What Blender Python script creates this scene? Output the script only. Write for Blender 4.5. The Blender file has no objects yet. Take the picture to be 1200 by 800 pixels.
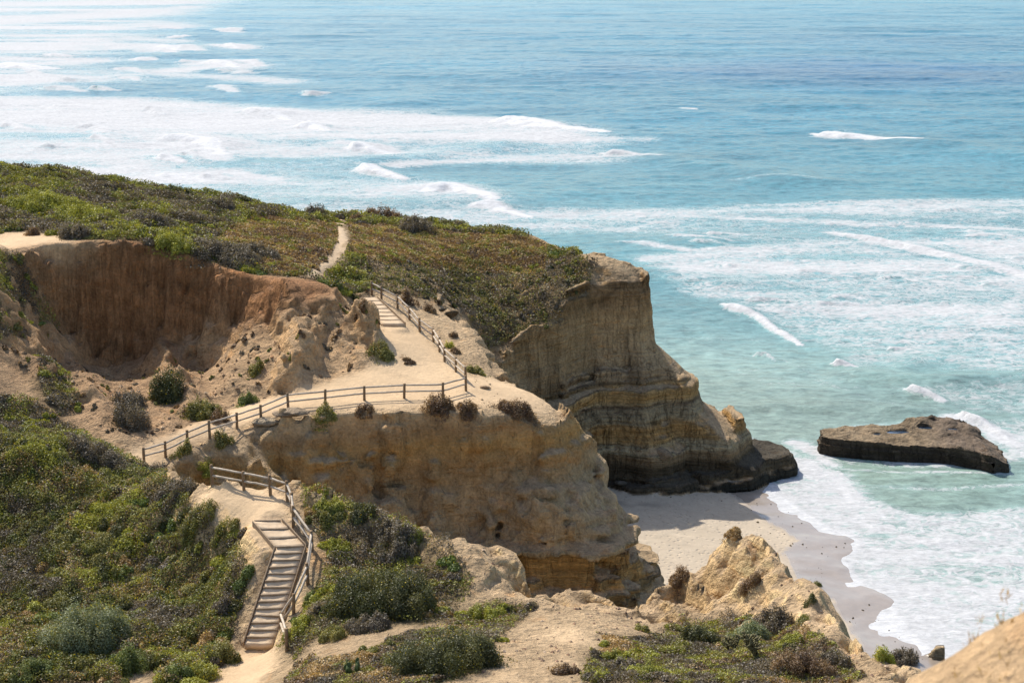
import bpy, math, random
import numpy as np
from mathutils import Vector

rng = np.random.default_rng(7)
random.seed(7)
scene = bpy.context.scene
COL = scene.collection

# ------------------------------------------------------------------ camera model (eye 45 m above the sea)
EYE = np.array([0.0, 0.0, 45.0])
FPX = 2000.0
PITCH = math.atan(0.25)
CP, SP = math.cos(PITCH), math.sin(PITCH)


def slope_xz(px, py):
    """Sideways and vertical slope of a sight line, per metre of ground distance."""
    px = np.asarray(px, float); py = np.asarray(py, float)
    den = FPX * CP + (400 - py) * SP
    return (px - 600) / den, (-FPX * SP + (400 - py) * CP) / den


def at(px, py, Y):
    sx, sz = slope_xz(px, py)
    return np.array([sx * Y, Y + 0 * sx, 45 + sz * Y]).T


def at_z(px, py, z=0.0):
    sx, sz = slope_xz(px, py)
    Y = (z - 45) / sz
    return np.array([sx * Y, Y, z + 0 * Y]).T


def project(x, y, z):
    dz = z - 45
    depth = y * CP - dz * SP
    up = y * SP + dz * CP
    return 600 + FPX * x / depth, 400 - FPX * up / depth


# ------------------------------------------------------------------ noise
_TAB = np.random.default_rng(3).random((16, 256, 256)).astype(np.float32)


def vnoise(x, y, seed=0):
    x = np.asarray(x, np.float64) + 17.3 * seed; y = np.asarray(y, np.float64) + 9.7 * seed
    xi = np.floor(x).astype(np.int64); yi = np.floor(y).astype(np.int64)
    fx = x - xi; fy = y - yi
    fx = fx * fx * (3 - 2 * fx); fy = fy * fy * (3 - 2 * fy)
    t = _TAB[seed % 16]
    x0 = xi & 255; x1 = (xi + 1) & 255; y0 = yi & 255; y1 = (yi + 1) & 255
    return ((t[x0, y0] * (1 - fx) + t[x1, y0] * fx) * (1 - fy) + (t[x0, y1] * (1 - fx) + t[x1, y1] * fx) * fy) * 2 - 1


def fbm(x, y, scale, octaves=4, seed=0, gain=0.5):
    out = 0; a = 1.0; f = 1.0 / scale; tot = 0
    for o in range(octaves):
        out = out + a * vnoise(x * f, y * f, seed + o); tot += a
        a *= gain; f *= 2.03
    return out / tot


def smooth(a, b, v):
    t = np.clip((v - a) / (b - a), 0, 1)
    return t * t * (3 - 2 * t)


def inside_poly(poly, x, y):
    inside = np.zeros(x.shape, bool)
    n = len(poly)
    for i in range(n):
        x0, y0 = poly[i][0], poly[i][1]; x1, y1 = poly[(i + 1) % n][0], poly[(i + 1) % n][1]
        if y0 == y1: continue
        c = ((y0 > y) != (y1 > y)) & (x < (x1 - x0) * (y - y0) / (y1 - y0) + x0)
        inside ^= c
    return inside


def poly_dist(pts, x, y, closed=False, vals=None):
    """Distance to a polyline; also the values carried by its vertices, taken at the nearest point."""
    best = np.full(x.shape, 1e9)
    out = None if vals is None else np.zeros(x.shape + (vals.shape[1],))
    n = len(pts)
    for i in range(n if closed else n - 1):
        a = pts[i][:2]; b = pts[(i + 1) % n][:2]
        d = b - a; L = d @ d + 1e-12
        t = np.clip(((x - a[0]) * d[0] + (y - a[1]) * d[1]) / L, 0, 1)
        dd = np.hypot(x - a[0] - t * d[0], y - a[1] - t * d[1])
        m = dd < best
        best = np.where(m, dd, best)
        if vals is not None:
            v = vals[i] * (1 - t[..., None]) + vals[(i + 1) % n] * t[..., None]
            out[m] = v[m]
    return best if vals is None else (best, out)


# ------------------------------------------------------------------ survey points: (px, py, ground distance)
TOP = [
    (0,197,150),(60,197,150),(120,208,150),(170,217,150),(280,236,150),(340,248,150),(400,256,150),(500,262,149),(600,273,147),(650,287,142),(680,293,138.5),(700,297,136.5),(735,307,135.6),
    (0,235,130),(100,245,130),(200,255,130),(300,275,128),(405,290,128),(500,300,135),(600,310,137),(560,350,131),(500,325,128),
    (20,276,118),(170,270,120),(300,300,119),(370,322,117),(410,343,119),
]
LOWER = [
    (160,424,112.4),(110,425,112),(230,420,112),(60,380,111.3),(40,330,112),(120,450,107.5),(180,450,106.5),(60,430,107),(230,455,104),(270,480,101),(300,440,105),(280,430,106.5),(330,345,111.6),(320,375,110.3),(300,400,108.8),(340,400,108.2),(262,388,111.8),(250,372,112.9),(205,405,112.2),(300,352,112.2),(140,450,109.5),(350,440,104.5),(385,350,111.4),(365,375,110),(400,352,114.2),(415,352,116.4),(420,376,112.4),(404,372,111.6),
    (400,400,108.5),(440,408,107.5),(410,430,106),(340,465,102.5),(460,418,107),
    (20,360,107),(30,430,102),(60,470,99),(0,500,95),(100,500,97),(150,535,93.5),(80,525,91),(0,530,88),(60,528,87.5),
    (190,530,94.5),(230,508,96.5),(300,478,99.5),(350,468,100.5),(420,462,101.5),(480,458,102.5),(540,456,103),(545,440,105.5),(520,405,112),(480,372,116),(440,346,118.5),(470,400,110),(480,430,106),(420,440,104.5),(428,348,118),(461,380,114),
    # near side: landing, stairs, foreground slopes
    (300,590,78.5),(262,595,79),(330,600,77.5),(327,607,76.5),(299,610,76.4),(355,638,74.8),(325,640,74.6),(318,755,70.5),(288,752,70.6),(322,697,72.6),
    (430,650,75),(380,620,77),(550,700,71),(450,720,68.5),(450,690,71.5),(400,690,71),(370,700,70.5),(335,745,69.5),(300,770,69),(285,798,66.5),
    (240,795,66.5),(200,770,69.5),(150,740,71),(260,750,71),(265,690,74.5),(280,640,77),(235,600,80),(225,580,82),(130,620,81),(60,700,76),(0,620,82),(0,720,75),(0,800,67),(120,800,66.5),(100,560,86),
    (600,718,70),(650,715,69.5),(720,727,68),(780,745,68),(830,742,69),(900,735,69),(1000,790,59),(700,770,62),(620,760,63),(600,800,57.5),(750,800,57),(900,800,56),(450,800,58.5),(400,770,62.5),(360,790,61.5),(520,740,66),
    (770,730,75),(800,728,76),(850,725,74.5),(900,720,72),(950,735,67),(930,705,70.5),(850,680,78),
]
# rim of the land: (px, py, distance, run of the cliff below it, how stepped the cliff is)
RIM = [
    (-300,190,150,9,0),(0,197,151,9,0),(60,197,151,9,0),(120,208,151,9,0),(170,217,151,9,0),(280,236,151,9,0),(340,248,151,9,0),(400,256,151,9,0),(500,262,150,8,0),(600,273,148,8,.3),(650,287,142.5,9,.7),(680,293,139,9,.8),(700,297,137,9,1),
    (735,306,136,9,1),(750,315,135.8,9.5,1),(756,328,135.2,9.5,1),(744,333,133.8,6,1),(715,334,133.3,4,1),(690,337,133,3.6,1),(668,345,131,3.2,1),(655,375,129,3,1),(610,395,127,2.8,.8),(575,420,125,2.5,.5),
    (553,400,124,2.5,0),(530,365,123.5,2.5,0),(512,350,123,2,0),
    (516,358,120,2,0),(545,375,117,3,0),(568,398,113,3,0),(580,440,108,4,0),(610,452,106,5,0),(640,465,104,6.5,.1),(662,482,102.8,8,.1),(652,492,101,8,.15),(620,490,100,5,.3),
    (600,484,100,3.4,.4),(545,480,99.5,2.4,.4),(490,484,99,2.4,.4),(440,482,98.5,2.6,.3),(390,487,98,3,.2),(350,490,97.5,4,0),(310,500,97,5,0),(270,515,96,5,0),(235,530,95,4,0),(205,545,93.5,3,0),
    (185,553,90,2,0),(195,556,86.5,2,0),(225,560,82.5,3,0),(250,566,80.6,3,0),(290,571,80.2,3,0),(340,576,79.6,3,0),(400,588,78.5,3,0),(450,603,77.5,3,0),(490,622,76.5,3,0),(520,640,75.5,3,0),(570,645,75,4,0),(600,672,73.5,4,0),(617,695,72.5,3,0),
    (628,700,75,2.5,0),(655,690,78,3,0),(695,700,77,3,0),(730,722,75,2.5,0),
    (748,720,77,2.5,0),(785,688,79.5,3,0),(808,668,81,3.5,0),(832,660,81,4,0),(850,629,80.8,4,0),(875,625,79.7,5,0),(900,640,77.5,6,0),(940,680,72,6,0),(980,730,66,6,0),(1040,770,60,6,0),(1085,795,56,6,0),(1125,835,48,6,0),(1160,900,40,6,0),
]
rim_xyz = np.array([at(a, b, c) for a, b, c, _, _ in RIM])
rim_run = np.array([[r, s] for *_, r, s in RIM], float)
land_poly = np.vstack([rim_xyz[:, :2], [[-90, 38], [-90, 152]]])

SCARP_RIM = [(-300,297,112,3),(-60,296,112,3),(20,290,113,1.6),(70,283,114.2,2.0),(170,285,115,2.2),(240,305,114.8,1.7),(300,324,113.6,1.2),(345,330,113.0,1.1),(385,335,112.6,1.2),(398,338,116.2,1.4),(416,343,118.7,1.2),(430,344,119.4,1.2),(445,341,119.9,1.5),(500,345,121.5,1.5),(512,350,123,1.5)]
scarp_xyz = np.array([at(a, b, c) for a, b, c, _ in SCARP_RIM]); scarp_run = np.array([r for *_, r in SCARP_RIM])
upper_poly = np.vstack([scarp_xyz[:, :2], [[-4, 123.2], [40, 123.2], [40, 175], [-95, 175]]])
far_rim = rim_xyz[:, 1] > 122
ctrl_hi = np.vstack([[at(a, b, c) for a, b, c in TOP], rim_xyz[far_rim], scarp_xyz[1:], [[-62, 150, 24], [-62, 120, 24.5]]])
ctrl = np.vstack([[at(a, b, c) for a, b, c in LOWER], rim_xyz[~far_rim], [[-62, 108, 22], [-55, 95, 19], [-50, 70, 14], [-45, 50, 15], [-20, 48, 17], [5, 46, 20], [15, 44, 21]]])


def rbf_fit(P, c=2.0):
    D = np.hypot(P[:, None, 0] - P[None, :, 0], P[:, None, 1] - P[None, :, 1])
    A = -np.sqrt(D * D + c * c) + 0.05 * np.eye(len(P))
    n = len(P)
    M = np.zeros((n + 3, n + 3)); M[:n, :n] = A; M[:n, n] = 1; M[:n, n + 1:] = P[:, :2]; M[n:, :n] = M[:n, n:].T
    return np.linalg.solve(M, np.concatenate([P[:, 2], [0, 0, 0]]))


def rbf_eval(w, P, x, y, c=2.0):
    out = w[-3] + w[-2] * x + w[-1] * y
    for i in range(len(P)):
        out = out - w[i] * np.sqrt((x - P[i, 0]) ** 2 + (y - P[i, 1]) ** 2 + c * c)
    return out


STEP = 0.2
GX = np.arange(-54, 27, STEP); GY = np.arange(50, 157, STEP); GZ = np.arange(-1.6, 26.6, STEP)
X, Y = np.meshgrid(GX, GY, indexing='ij')
W_ = rbf_fit(ctrl)
HB = rbf_eval(W_, ctrl, X, Y)
HA = rbf_eval(rbf_fit(ctrl_hi), ctrl_hi, X, Y)
xu = X + .5 * fbm(X, Y, 4, 4, 3); yu = Y + .5 * fbm(X, Y, 4, 4, 4)
UP = inside_poly(upper_poly, xu, yu)
dsc, rsc = poly_dist(scarp_xyz, xu, yu, vals=np.column_stack([scarp_xyz[:, 2], scarp_run]))
psc = np.interp(np.clip(dsc / rsc[..., 1], 0, 1), [0, .08, .8, 1], [1, .95, .12, 0])
HTOP = np.where(UP, HA, HB + (np.maximum(rsc[..., 0], HB) - HB) * psc)

# waterline (z = 0) round the cove
WATER_PX = [(1300,900),(1190,860),(1120,810),(1082,778),(1086,762),(1052,728),(1038,700),(1002,686),(986,662),(988,650),(1004,642),(1003,630),(965,620),(930,594),(905,577),(894,560),(900,546),(932,541)]
water = at_z([p[0] for p in WATER_PX], [p[1] for p in WATER_PX])[:, :2]
for _ in range(3):
    water = np.vstack([water[:1]] + [np.array([.75 * a + .25 * b, .25 * a + .75 * b]) for a, b in zip(water[:-1], water[1:])] + [water[-1:]])
water_land = np.vstack([water, [[23, 139], [19, 141], [15, 146], [8, 152], [-10, 158], [-90, 160], [-90, 20], [40, 20]]])


def beach_height(x, y):
    wx = x + 0.3 * fbm(x, y, 3, 3, 5); wy = y + 0.3 * fbm(x, y, 3, 3, 6)
    d = poly_dist(water_land, wx, wy, closed=True)
    ins = inside_poly(water_land, wx, wy)
    h = np.where(ins, np.minimum(0.055 * d, 0.45 + 0.03 * d), -0.09 * d)
    return np.clip(h, -3, 2.6), np.where(ins, d, -d)


HLOW, DSHORE = beach_height(X, Y)
HLOW = HLOW + 0.05 * fbm(X, Y, 2.5, 3, 2) * smooth(.5, 3, DSHORE) - .12 * smooth(0, -1, DSHORE)
# gorge floors rise inland
HLOW = np.maximum(HLOW, np.where((Y > 76) & (Y < 98), np.clip(1.8 + (5 - X) * 0.33, 0.5, 11), -3))
HLOW = np.maximum(HLOW, np.where((Y < 80) & (X < 9), np.clip(3.0 + (12 - X) * 0.25, 0, 6), -3))


def soft_poly(poly, w):
    d = poly_dist(np.array(poly), X, Y, closed=True)
    ins = inside_poly(np.array(poly), X, Y)
    return smooth(-w, w, np.where(ins, d, -d) + 0.5 * fbm(X, Y, 2.2, 3, 8))


def pz(lst, z):
    return [at_z(a, b, z)[:2] for a, b in lst]


shelf_a = soft_poly(pz([(690,545),(700,562),(735,570),(780,571),(812,566),(850,555),(876,545),(890,520),(860,490),(780,500)], 1.3), 0.45)
shelf_b = soft_poly(pz([(815,515),(858,500),(905,503),(930,514),(931,524),(905,532),(880,540),(850,545),(820,548),(790,530)], 2.4), 0.45)
shelf_c = soft_poly(pz([(850,490),(866,498),(882,505),(884,514),(860,517),(840,505)], 3.2), 0.5)
HLOW = np.maximum(HLOW, -1.0 + shelf_a * (2.05 + 0.3 * fbm(X, Y, 1.6, 3, 3)))
HLOW = np.maximum(HLOW, -1.0 + shelf_b * (2.75 + 0.3 * fbm(X, Y, 1.8, 3, 4)))
HLOW = np.maximum(HLOW, -1.0 + shelf_c * (3.8 + 0.3 * fbm(X, Y, 1.8, 3, 4)))
SHELF = np.maximum(shelf_a, np.maximum(shelf_b, shelf_c))

# cliffs below the rim
wob = 0.6
XW = X + wob * fbm(X, Y, 5, 4, 10); YW = Y + wob * fbm(X, Y, 5, 4, 11)
INS = inside_poly(land_poly, XW, YW)
rv = np.column_stack([rim_xyz[:, 2], rim_run])
DR, RV = poly_dist(rim_xyz, XW, YW, vals=rv)
t = np.clip(DR / RV[..., 1], 0, 1)
p_step = np.interp(t, [0, .04, .09, .48, .53, .84, .9, 1], [1, .86, .65, .43, .30, .13, .04, 0])
p_plain = np.interp(t, [0, .12, .3, .6, .8, 1], [1, .93, .74, .40, .16, 0])
prof = p_plain * (1 - RV[..., 2]) + p_step * RV[..., 2]
HCL = HLOW + (np.maximum(RV[..., 0], HLOW) - HLOW) * prof
H0 = np.where(INS, np.maximum(HTOP, HLOW), np.maximum(HCL, HLOW))
# slump the very edge a little
edge = np.exp(-DR / 0.7) * INS
H0 = H0 - 0.25 * edge


def march(px, py):
    """Where a sight line first meets the ground."""
    sx, sz = slope_xz(px, py)
    for Yd in np.arange(52, 156, 0.1):
        x = sx * Yd
        i = (x - GX[0]) / STEP; j = (Yd - GY[0]) / STEP
        if i < 0 or i >= len(GX) - 1: continue
        if 45 + sz * Yd <= ground(x, Yd):
            return np.array([x, Yd, 45 + sz * Yd])
    return None


H = H0


def ground(x, y):
    i = np.clip((np.asarray(x) - GX[0]) / STEP, 0, len(GX) - 1.001); j = np.clip((np.asarray(y) - GY[0]) / STEP, 0, len(GY) - 1.001)
    i0 = i.astype(int); j0 = j.astype(int); fi = i - i0; fj = j - j0
    return (H[i0, j0] * (1 - fi) + H[i0 + 1, j0] * fi) * (1 - fj) + (H[i0, j0 + 1] * (1 - fi) + H[i0 + 1, j0 + 1] * fi) * fj


PX, PY = project(X, Y, H0)


def region(poly, y0, y1, soft=0):
    return inside_poly(poly, PX + 0, PY + 0) & (Y > y0) & (Y < y1) & INS


def blur(m, n):
    m = m.astype(np.float32)
    for _ in range(2):
        for ax in (0, 1):
            c = np.cumsum(np.concatenate([np.repeat(m.take([0], ax), n, ax), m, np.repeat(m.take([-1], ax), n, ax)], ax), ax)
            k = 2 * n
            m = (c.take(range(k, c.shape[ax]), ax) - c.take(range(0, c.shape[ax] - k), ax)) / k
    return m


# ------------------------------------------------------------------ land-cover regions
path_main = region([(165,542),(150,532),(190,512),(225,497),(262,484),(290,470),(330,462),(380,448),(420,436),(440,425),(452,405),(452,385),(440,362),(430,346),(442,343),(470,365),(505,395),(528,420),(552,442),(556,456),(500,466),(430,470),(350,478),(300,490),(250,512),(215,530),(180,548)], 90, 121)
path_apron = region([(556,445),(585,440),(640,465),(655,478),(640,484),(590,476),(520,472),(480,476),(390,480),(340,488),(400,466),(500,464)], 96, 112)
path_land = region([(232,572),(250,563),(290,570),(338,580),(345,605),(352,632),(330,645),(300,620),(262,600),(240,590)], 74, 83)
path_bottom = region([(285,748),(322,752),(335,765),(318,785),(300,800),(262,803),(270,785)], 60, 72)
trail_w = [march(*p) for p in [(368,325),(374,319),(383,312),(392,306),(397,300),(401,291),(405,281),(404,272),(400,264),(398,258)]]
trail = (poly_dist(np.array(trail_w), X, Y) < 0.30 + 0.14 * fbm(X, Y, 2, 2, 9)) & INS
path_far = region([(-20,285),(0,272),(40,271),(90,281),(130,287),(90,286),(40,289),(0,291)], 108, 124)
path_front = region([(880,690),(925,690),(960,720),(1010,770),(1045,790),(1060,803),(1000,803),(985,770),(950,740),(905,715)], 50, 76)
bare_patch = region([(640,755),(620,735),(660,728),(705,735),(700,760),(665,775),(650,800),(590,800),(600,770)], 52, 70)
PATH = blur(path_main | path_land | path_bottom, 2)
SAND = np.clip(blur(path_apron | path_far, 4) + blur(path_front | bare_patch, 7) * smooth(-.5, .1, fbm(X, Y, 2.2, 4, 2)) * .8 + PATH, 0, 1)
TRAIL = blur(trail, 1)
SAND = np.maximum(SAND, TRAIL)

v_plateau = region([(-80,180),(60,185),(250,225),(400,248),(520,252),(650,278),(700,310),(690,335),(655,378),(605,396),(572,410),(540,362),(505,350),(470,343),(440,338),(405,345),(380,330),(345,324),(300,321),(240,302),(170,282),(100,279),(20,287),(-80,290)], 110, 160)
v_left = region([(-60,288),(22,296),(45,330),(70,380),(60,395),(30,392),(0,400),(-60,400)], 96, 118) | region([(-60,470),(40,470),(70,492),(105,512),(150,534),(120,545),(0,535),(-60,530)], 84, 101) | region([(45,420),(75,412),(80,440),(95,480),(70,490),(45,455)], 95, 105)
v_hill = region([(-60,520),(60,524),(110,530),(160,545),(215,570),(226,604),(284,650),(294,690),(280,720),(268,752),(255,775),(225,803),(190,803),(160,760),(140,803),(-60,803)], 55, 92)
v_ridge = region([(350,580),(400,588),(450,602),(495,622),(520,640),(545,668),(555,690),(520,735),(470,730),(390,735),(365,750),(345,770),(335,760),(362,700),(385,650),(365,620)], 62, 80)
v_fore = region([(520,735),(560,712),(600,712),(625,716),(590,745),(540,790),(500,803),(330,803),(345,775),(420,765),(470,745)], 52, 72)
v_front = region([(700,738),(760,745),(800,735),(850,728),(900,728),(945,742),(985,770),(1010,803),(680,803),(690,770)], 50, 74)
v_bowl = region([(140,470),(180,430),(210,432),(225,465),(262,485),(240,498),(190,500),(150,505)], 98, 110) | region([(270,450),(295,425),(315,435),(300,470),(280,475)], 98, 108)
for m in (v_plateau, v_left, v_hill, v_ridge, v_fore, v_front, v_bowl):
    m &= (SAND < 0.3)
VEG = blur(v_plateau | v_left | v_hill | v_ridge | v_fore | v_front, 3)
SCARP = blur(region([(15,285),(170,280),(300,320),(390,330),(400,360),(330,380),(250,372),(190,430),(110,430),(60,350)], 100, 118), 4)
RED = blur(region([(240,578),(300,590),(330,640),(290,620),(250,600)], 74, 84), 3)
BOWL = blur(region([(0,290),(300,320),(400,330),(470,420),(400,460),(270,490),(160,530),(60,470),(0,420)], 96, 120), 4)

# ------------------------------------------------------------------ ground relief
gx, gy = np.gradient(H0, STEP)
SL0 = np.hypot(gx, gy)
rough = fbm(X, Y, 6, 5, 1, .55)
# rivulets on the scarp and the bare slopes
rill_n = fbm(X * 1.0, Y * 0.35, 1.1, 3, 12)
rill = 1 - np.abs(rill_n) * 2.2
calm = 1 - 0.95 * np.clip(SAND, 0, 1)
H1 = H0 + rough * (0.22 + 0.25 * VEG) * calm
H1 = H1 + (0.35 * fbm(X, Y, 1.6, 3, 13)) * calm * smooth(0.25, 0.6, SL0) * INS
# rocky spur beside the bowl and lumps on the fin
spur = blur(region([(385,345),(455,395),(468,415),(440,425),(400,395),(380,420),(350,460),(330,440),(350,400),(380,360)], 100, 114), 3)
H1 = H1 + spur * (.45 * (1 - 2.2 * np.abs(fbm(X + .6 * Y, Y - .3 * X, 3.4, 4, 14))) * calm)
fin = blur(region([(740,722),(785,688),(808,668),(832,660),(850,629),(875,625),(900,640),(935,680),(925,700),(880,712),(850,735),(790,740)], 68, 84), 3)
finr = 1 - np.abs(fbm(X + 0.5 * Y, Y - .4 * X, 3.0, 4, 15)) * 2
H1 = H1 + fin * (1.5 * finr - 0.7)
near_rim = np.exp(-(DR / 2.6) ** 2) * INS * (Y < 82) * calm
H1 = H1 + near_rim * (.9 * (1 - 2.4 * np.abs(fbm(X, Y, 2.2, 4, 6))) - .3)
def ridge_line(px, w, hgt, rough_=.5):
    global H1
    P = np.array([march(a, b)[:2] for a, b in px])
    fade = np.clip(np.minimum(np.arange(len(P)), np.arange(len(P))[::-1] + .4) * .8 + .12, 0, 1)[:, None]
    jx = X + .5 * fbm(X, Y, 1.5, 3, 6); jy = Y + .5 * fbm(X, Y, 1.5, 3, 7)
    d, fv = poly_dist(P, jx, jy, vals=fade)
    H1 = H1 + hgt * fv[..., 0] * np.clip(1 - d / w, 0, 1) ** 1.2 * (1 + rough_ * fbm(X, Y, .9, 3, 8)) * calm


ridge_line([(318,335),(335,360),(345,390),(350,420),(345,448)], 1.7, 1.5)
ridge_line([(370,345),(380,365),(378,395)], 1.6, .7)
ridge_line([(405,378),(422,390),(440,396),(456,406),(470,418)], 1.4, 1.5, .9)
ridge_line([(395,392),(405,410),(420,422)], 1.1, .8, .9)
ridge_line([(177,408),(190,428),(207,452),(222,480)], 1.7, 1.3)
ridge_line([(70,405),(92,440),(112,478),(150,520)], 1.5, .9)
ridge_line([(40,408),(52,440),(62,462)], 1.2, .9)
ridge_line([(260,430),(285,455),(300,470)], 1.3, .6)
H1 = H1 + BOWL * calm * .40 * fbm(X, Y, 1.3, 4, 3) * (1 - SCARP)
gull = np.exp(-((X + 14.5) / 5) ** 2) * smooth(92, 95, Y) * (1 - smooth(97.5, 99, Y)) * (~INS)
H1 = H1 + gull * 1.5 * (1 - np.abs(fbm(X, Y * .5, 3.0, 3, 4)) * 2.6)
H = H1
# stairs sit in a shallow cut
ST_R = np.array([at(327, 607, 76.5), at(355, 638, 74.8), at(318, 755, 70.5)])
ST_L = np.array([at(299, 610, 76.4), at(325, 640, 74.6), at(288, 752, 70.6)])
ST_R[:, 0] += .07; ST_L[:, 0] -= .05
ST_C = (ST_R + ST_L) / 2
ds, zv = poly_dist(ST_C, X, Y, vals=ST_C[:, 2:3])
H = np.where(ds < 1.3, H * smooth(0.75, 1.3, ds) + (zv[..., 0] - 0.36) * (1 - smooth(0.75, 1.3, ds)), H)
UP_T = (at(427, 348, 118) + at(439, 347, 118)) / 2; UP_B = (at(450, 380, 113.6) + at(472, 378, 113.6)) / 2
UP_C = np.array([UP_T, UP_B])
du, zu = poly_dist(UP_C, X, Y, vals=UP_C[:, 2:3])
H = np.where(du < 1.3, H * smooth(0.7, 1.3, du) + (zu[..., 0] - 0.22) * (1 - smooth(0.7, 1.3, du)), H)
H = H.copy()

# ------------------------------------------------------------------ 3D ground: density field, then surface nets
gx, gy = np.gradient(blur(H, 1), STEP)
SL = np.minimum(np.hypot(gx, gy), 6.0)
STEEP = smooth(0.8, 1.6, SL)


def lattice3(cell, seed, zcell=None):
    r = np.random.default_rng(seed)

    def wmat(n, c):
        p = np.arange(n) * STEP / c
        i = np.floor(p).astype(int); f = p - i; f = f * f * (3 - 2 * f)
        M = np.zeros((n, i.max() + 2), np.float32); M[np.arange(n), i] = 1 - f; M[np.arange(n), i + 1] += f
        return M
    A = wmat(len(GX), cell); B = wmat(len(GY), cell); C = wmat(len(GZ), zcell or cell)
    L = (r.random((A.shape[1], B.shape[1], C.shape[1])) * 2 - 1).astype(np.float32)
    T = np.tensordot(A, L, (1, 0))
    T = np.einsum('xbc,yb->xyc', T, B, optimize=True)
    return np.einsum('xyc,zc->xyz', T, C, optimize=True).astype(np.float32)


S = 0.55 * lattice3(2.6, 1, 2.0) + 0.34 * lattice3(1.2, 2, .8) + 0.27 * lattice3(.6, 3, .5)
# hard and soft beds: ledges that follow gently dipping strata
dip = (0.02 * X + 0.35 * fbm(X, Y, 14, 2, 5)).astype(np.float32)
bed_z = np.arange(-6, 34, 0.1)
rb = np.random.default_rng(21)
bed = np.interp(bed_z, np.arange(-6, 34, 0.75), rb.random(54) * 2 - 1)
bed = bed + 0.6 * np.interp(bed_z, np.arange(-6, 34, 0.3), rb.random(134) * 2 - 1)
bedded = (smooth(118, 122, Y) + (Y < 112) * smooth(94, 97, Y) * 0.8 + 0.5 * (Y < 90)).astype(np.float32)
for k in range(len(GZ)):
    zz = GZ[k] - dip
    b = np.interp(zz, bed_z, bed).astype(np.float32)
    w = bedded * np.where(Y > 118, 1 - 0.6 * smooth(9, 11, zz) * (1 - smooth(14.5, 15.5, zz)), 1 - .75 * smooth(7, 8.5, zz))
    if GZ[k] > -1:
        S[:, :, k] -= (.55 * smooth(6.9, 6.2, GZ[k]) * smooth(1.0, 3.5, GZ[k]) * (Y > 94) * (Y < 112) * (X > -6)).astype(np.float32)
    S[:, :, k] = S[:, :, k] * 0.85 + 0.58 * b * w
bluff_m = smooth(92, 95, Y) * (1 - smooth(108, 112, Y)) * smooth(-18, -14, X)
rills = (bluff_m * 1.3 * (np.abs(fbm(X, Y * .4, 2.6, 3, 14)) - .25) + SCARP * .55 * (np.abs(fbm(X, Y * .25, .75, 2, 3)) - .3) + 0.45 * (np.abs(fbm(X, Y, 1.3, 2, 7)) - .3) + 0.22 * (np.abs(fbm(X, Y, .55, 2, 8)) - .3)).astype(np.float32)
RL = 1 - 0.6 * (Y > 118) * (1 - .5)
SCM = (1 - .75 * SCARP) * np.where((Y > 92) & (Y < 112) & (X > -16), 1.75, 1)
A2 = (SL * STEEP * np.where(Y < 88, .6, 1) * (1 - .65 * SHELF) * np.where((Y > 141) & ~INS, .25, 1)).astype(np.float32)
F = GZ[None, None, :].astype(np.float32) - H[:, :, None].astype(np.float32) - S * (A2 * SCM)[:, :, None] + (rills * RL * A2 * (1 + .4 * SCARP)).astype(np.float32)[:, :, None]
del S
# nothing on a cliff may rise above the ground beside it
HM = H.copy()
for ax in (0, 1):
    HM = np.max([np.roll(HM, k, ax) for k in range(-4, 5)], axis=0)
HM = blur(HM, 2) + .12
F = np.maximum(F, GZ[None, None, :].astype(np.float32) - HM[:, :, None].astype(np.float32))


def surface_nets(F, o, step):
    neg = F < 0
    nx, ny, nz = F.shape
    cnt = np.zeros((nx - 1, ny - 1, nz - 1), np.uint8)
    for a in (0, 1):
        for b in (0, 1):
            for c in (0, 1):
                cnt += neg[a:nx - 1 + a, b:ny - 1 + b, c:nz - 1 + c]
    act = (cnt > 0) & (cnt < 8)
    I, J, K = np.nonzero(act)
    idx = np.full(act.shape, -1, np.int32); idx[I, J, K] = np.arange(len(I))
    acc = np.zeros((len(I), 3), np.float64); num = np.zeros(len(I))
    for ax in range(3):
        for u in (0, 1):
            for v in (0, 1):
                off = [u, v]; off.insert(ax, 0); e = [0, 0, 0]; e[ax] = 1
                f0 = F[I + off[0], J + off[1], K + off[2]]; f1 = F[I + off[0] + e[0], J + off[1] + e[1], K + off[2] + e[2]]
                m = (f0 < 0) != (f1 < 0)
                tt = np.where(m, f0 / np.where(m, f0 - f1, 1), 0)
                p = np.tile(np.array(off, float), (len(I), 1)); p[:, ax] = tt
                acc[m] += p[m]; num += m
    V = (acc / num[:, None] + np.column_stack([I, J, K])) * step + np.array(o)
    quads = []
    for ax in range(3):
        sl0 = [slice(None)] * 3; sl1 = [slice(None)] * 3
        sl0[ax] = slice(0, -1); sl1[ax] = slice(1, None)
        ch = neg[tuple(sl0)] != neg[tuple(sl1)]
        i, j, k = np.nonzero(ch)
        b, c = [a for a in range(3) if a != ax]
        pos = [i, j, k]
        ok = (pos[b] > 0) & (pos[c] > 0) & (pos[b] < F.shape[b] - 1) & (pos[c] < F.shape[c] - 1)
        pos = [q[ok] for q in pos]
        s = neg[pos[0], pos[1], pos[2]]
        def cell(db, dc):
            q = [x.copy() for x in pos]; q[b] = q[b] - db; q[c] = q[c] - dc
            return idx[q[0], q[1], q[2]]
        Q = np.column_stack([cell(1, 1), cell(0, 1), cell(0, 0), cell(1, 0)])
        flip = s if ax != 1 else ~s
        Q[~flip] = Q[~flip][:, ::-1]
        quads.append(Q)
    return V, np.vstack(quads)


TV, TQ = surface_nets(F, (GX[0], GY[0], GZ[0]), STEP)
del F

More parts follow.
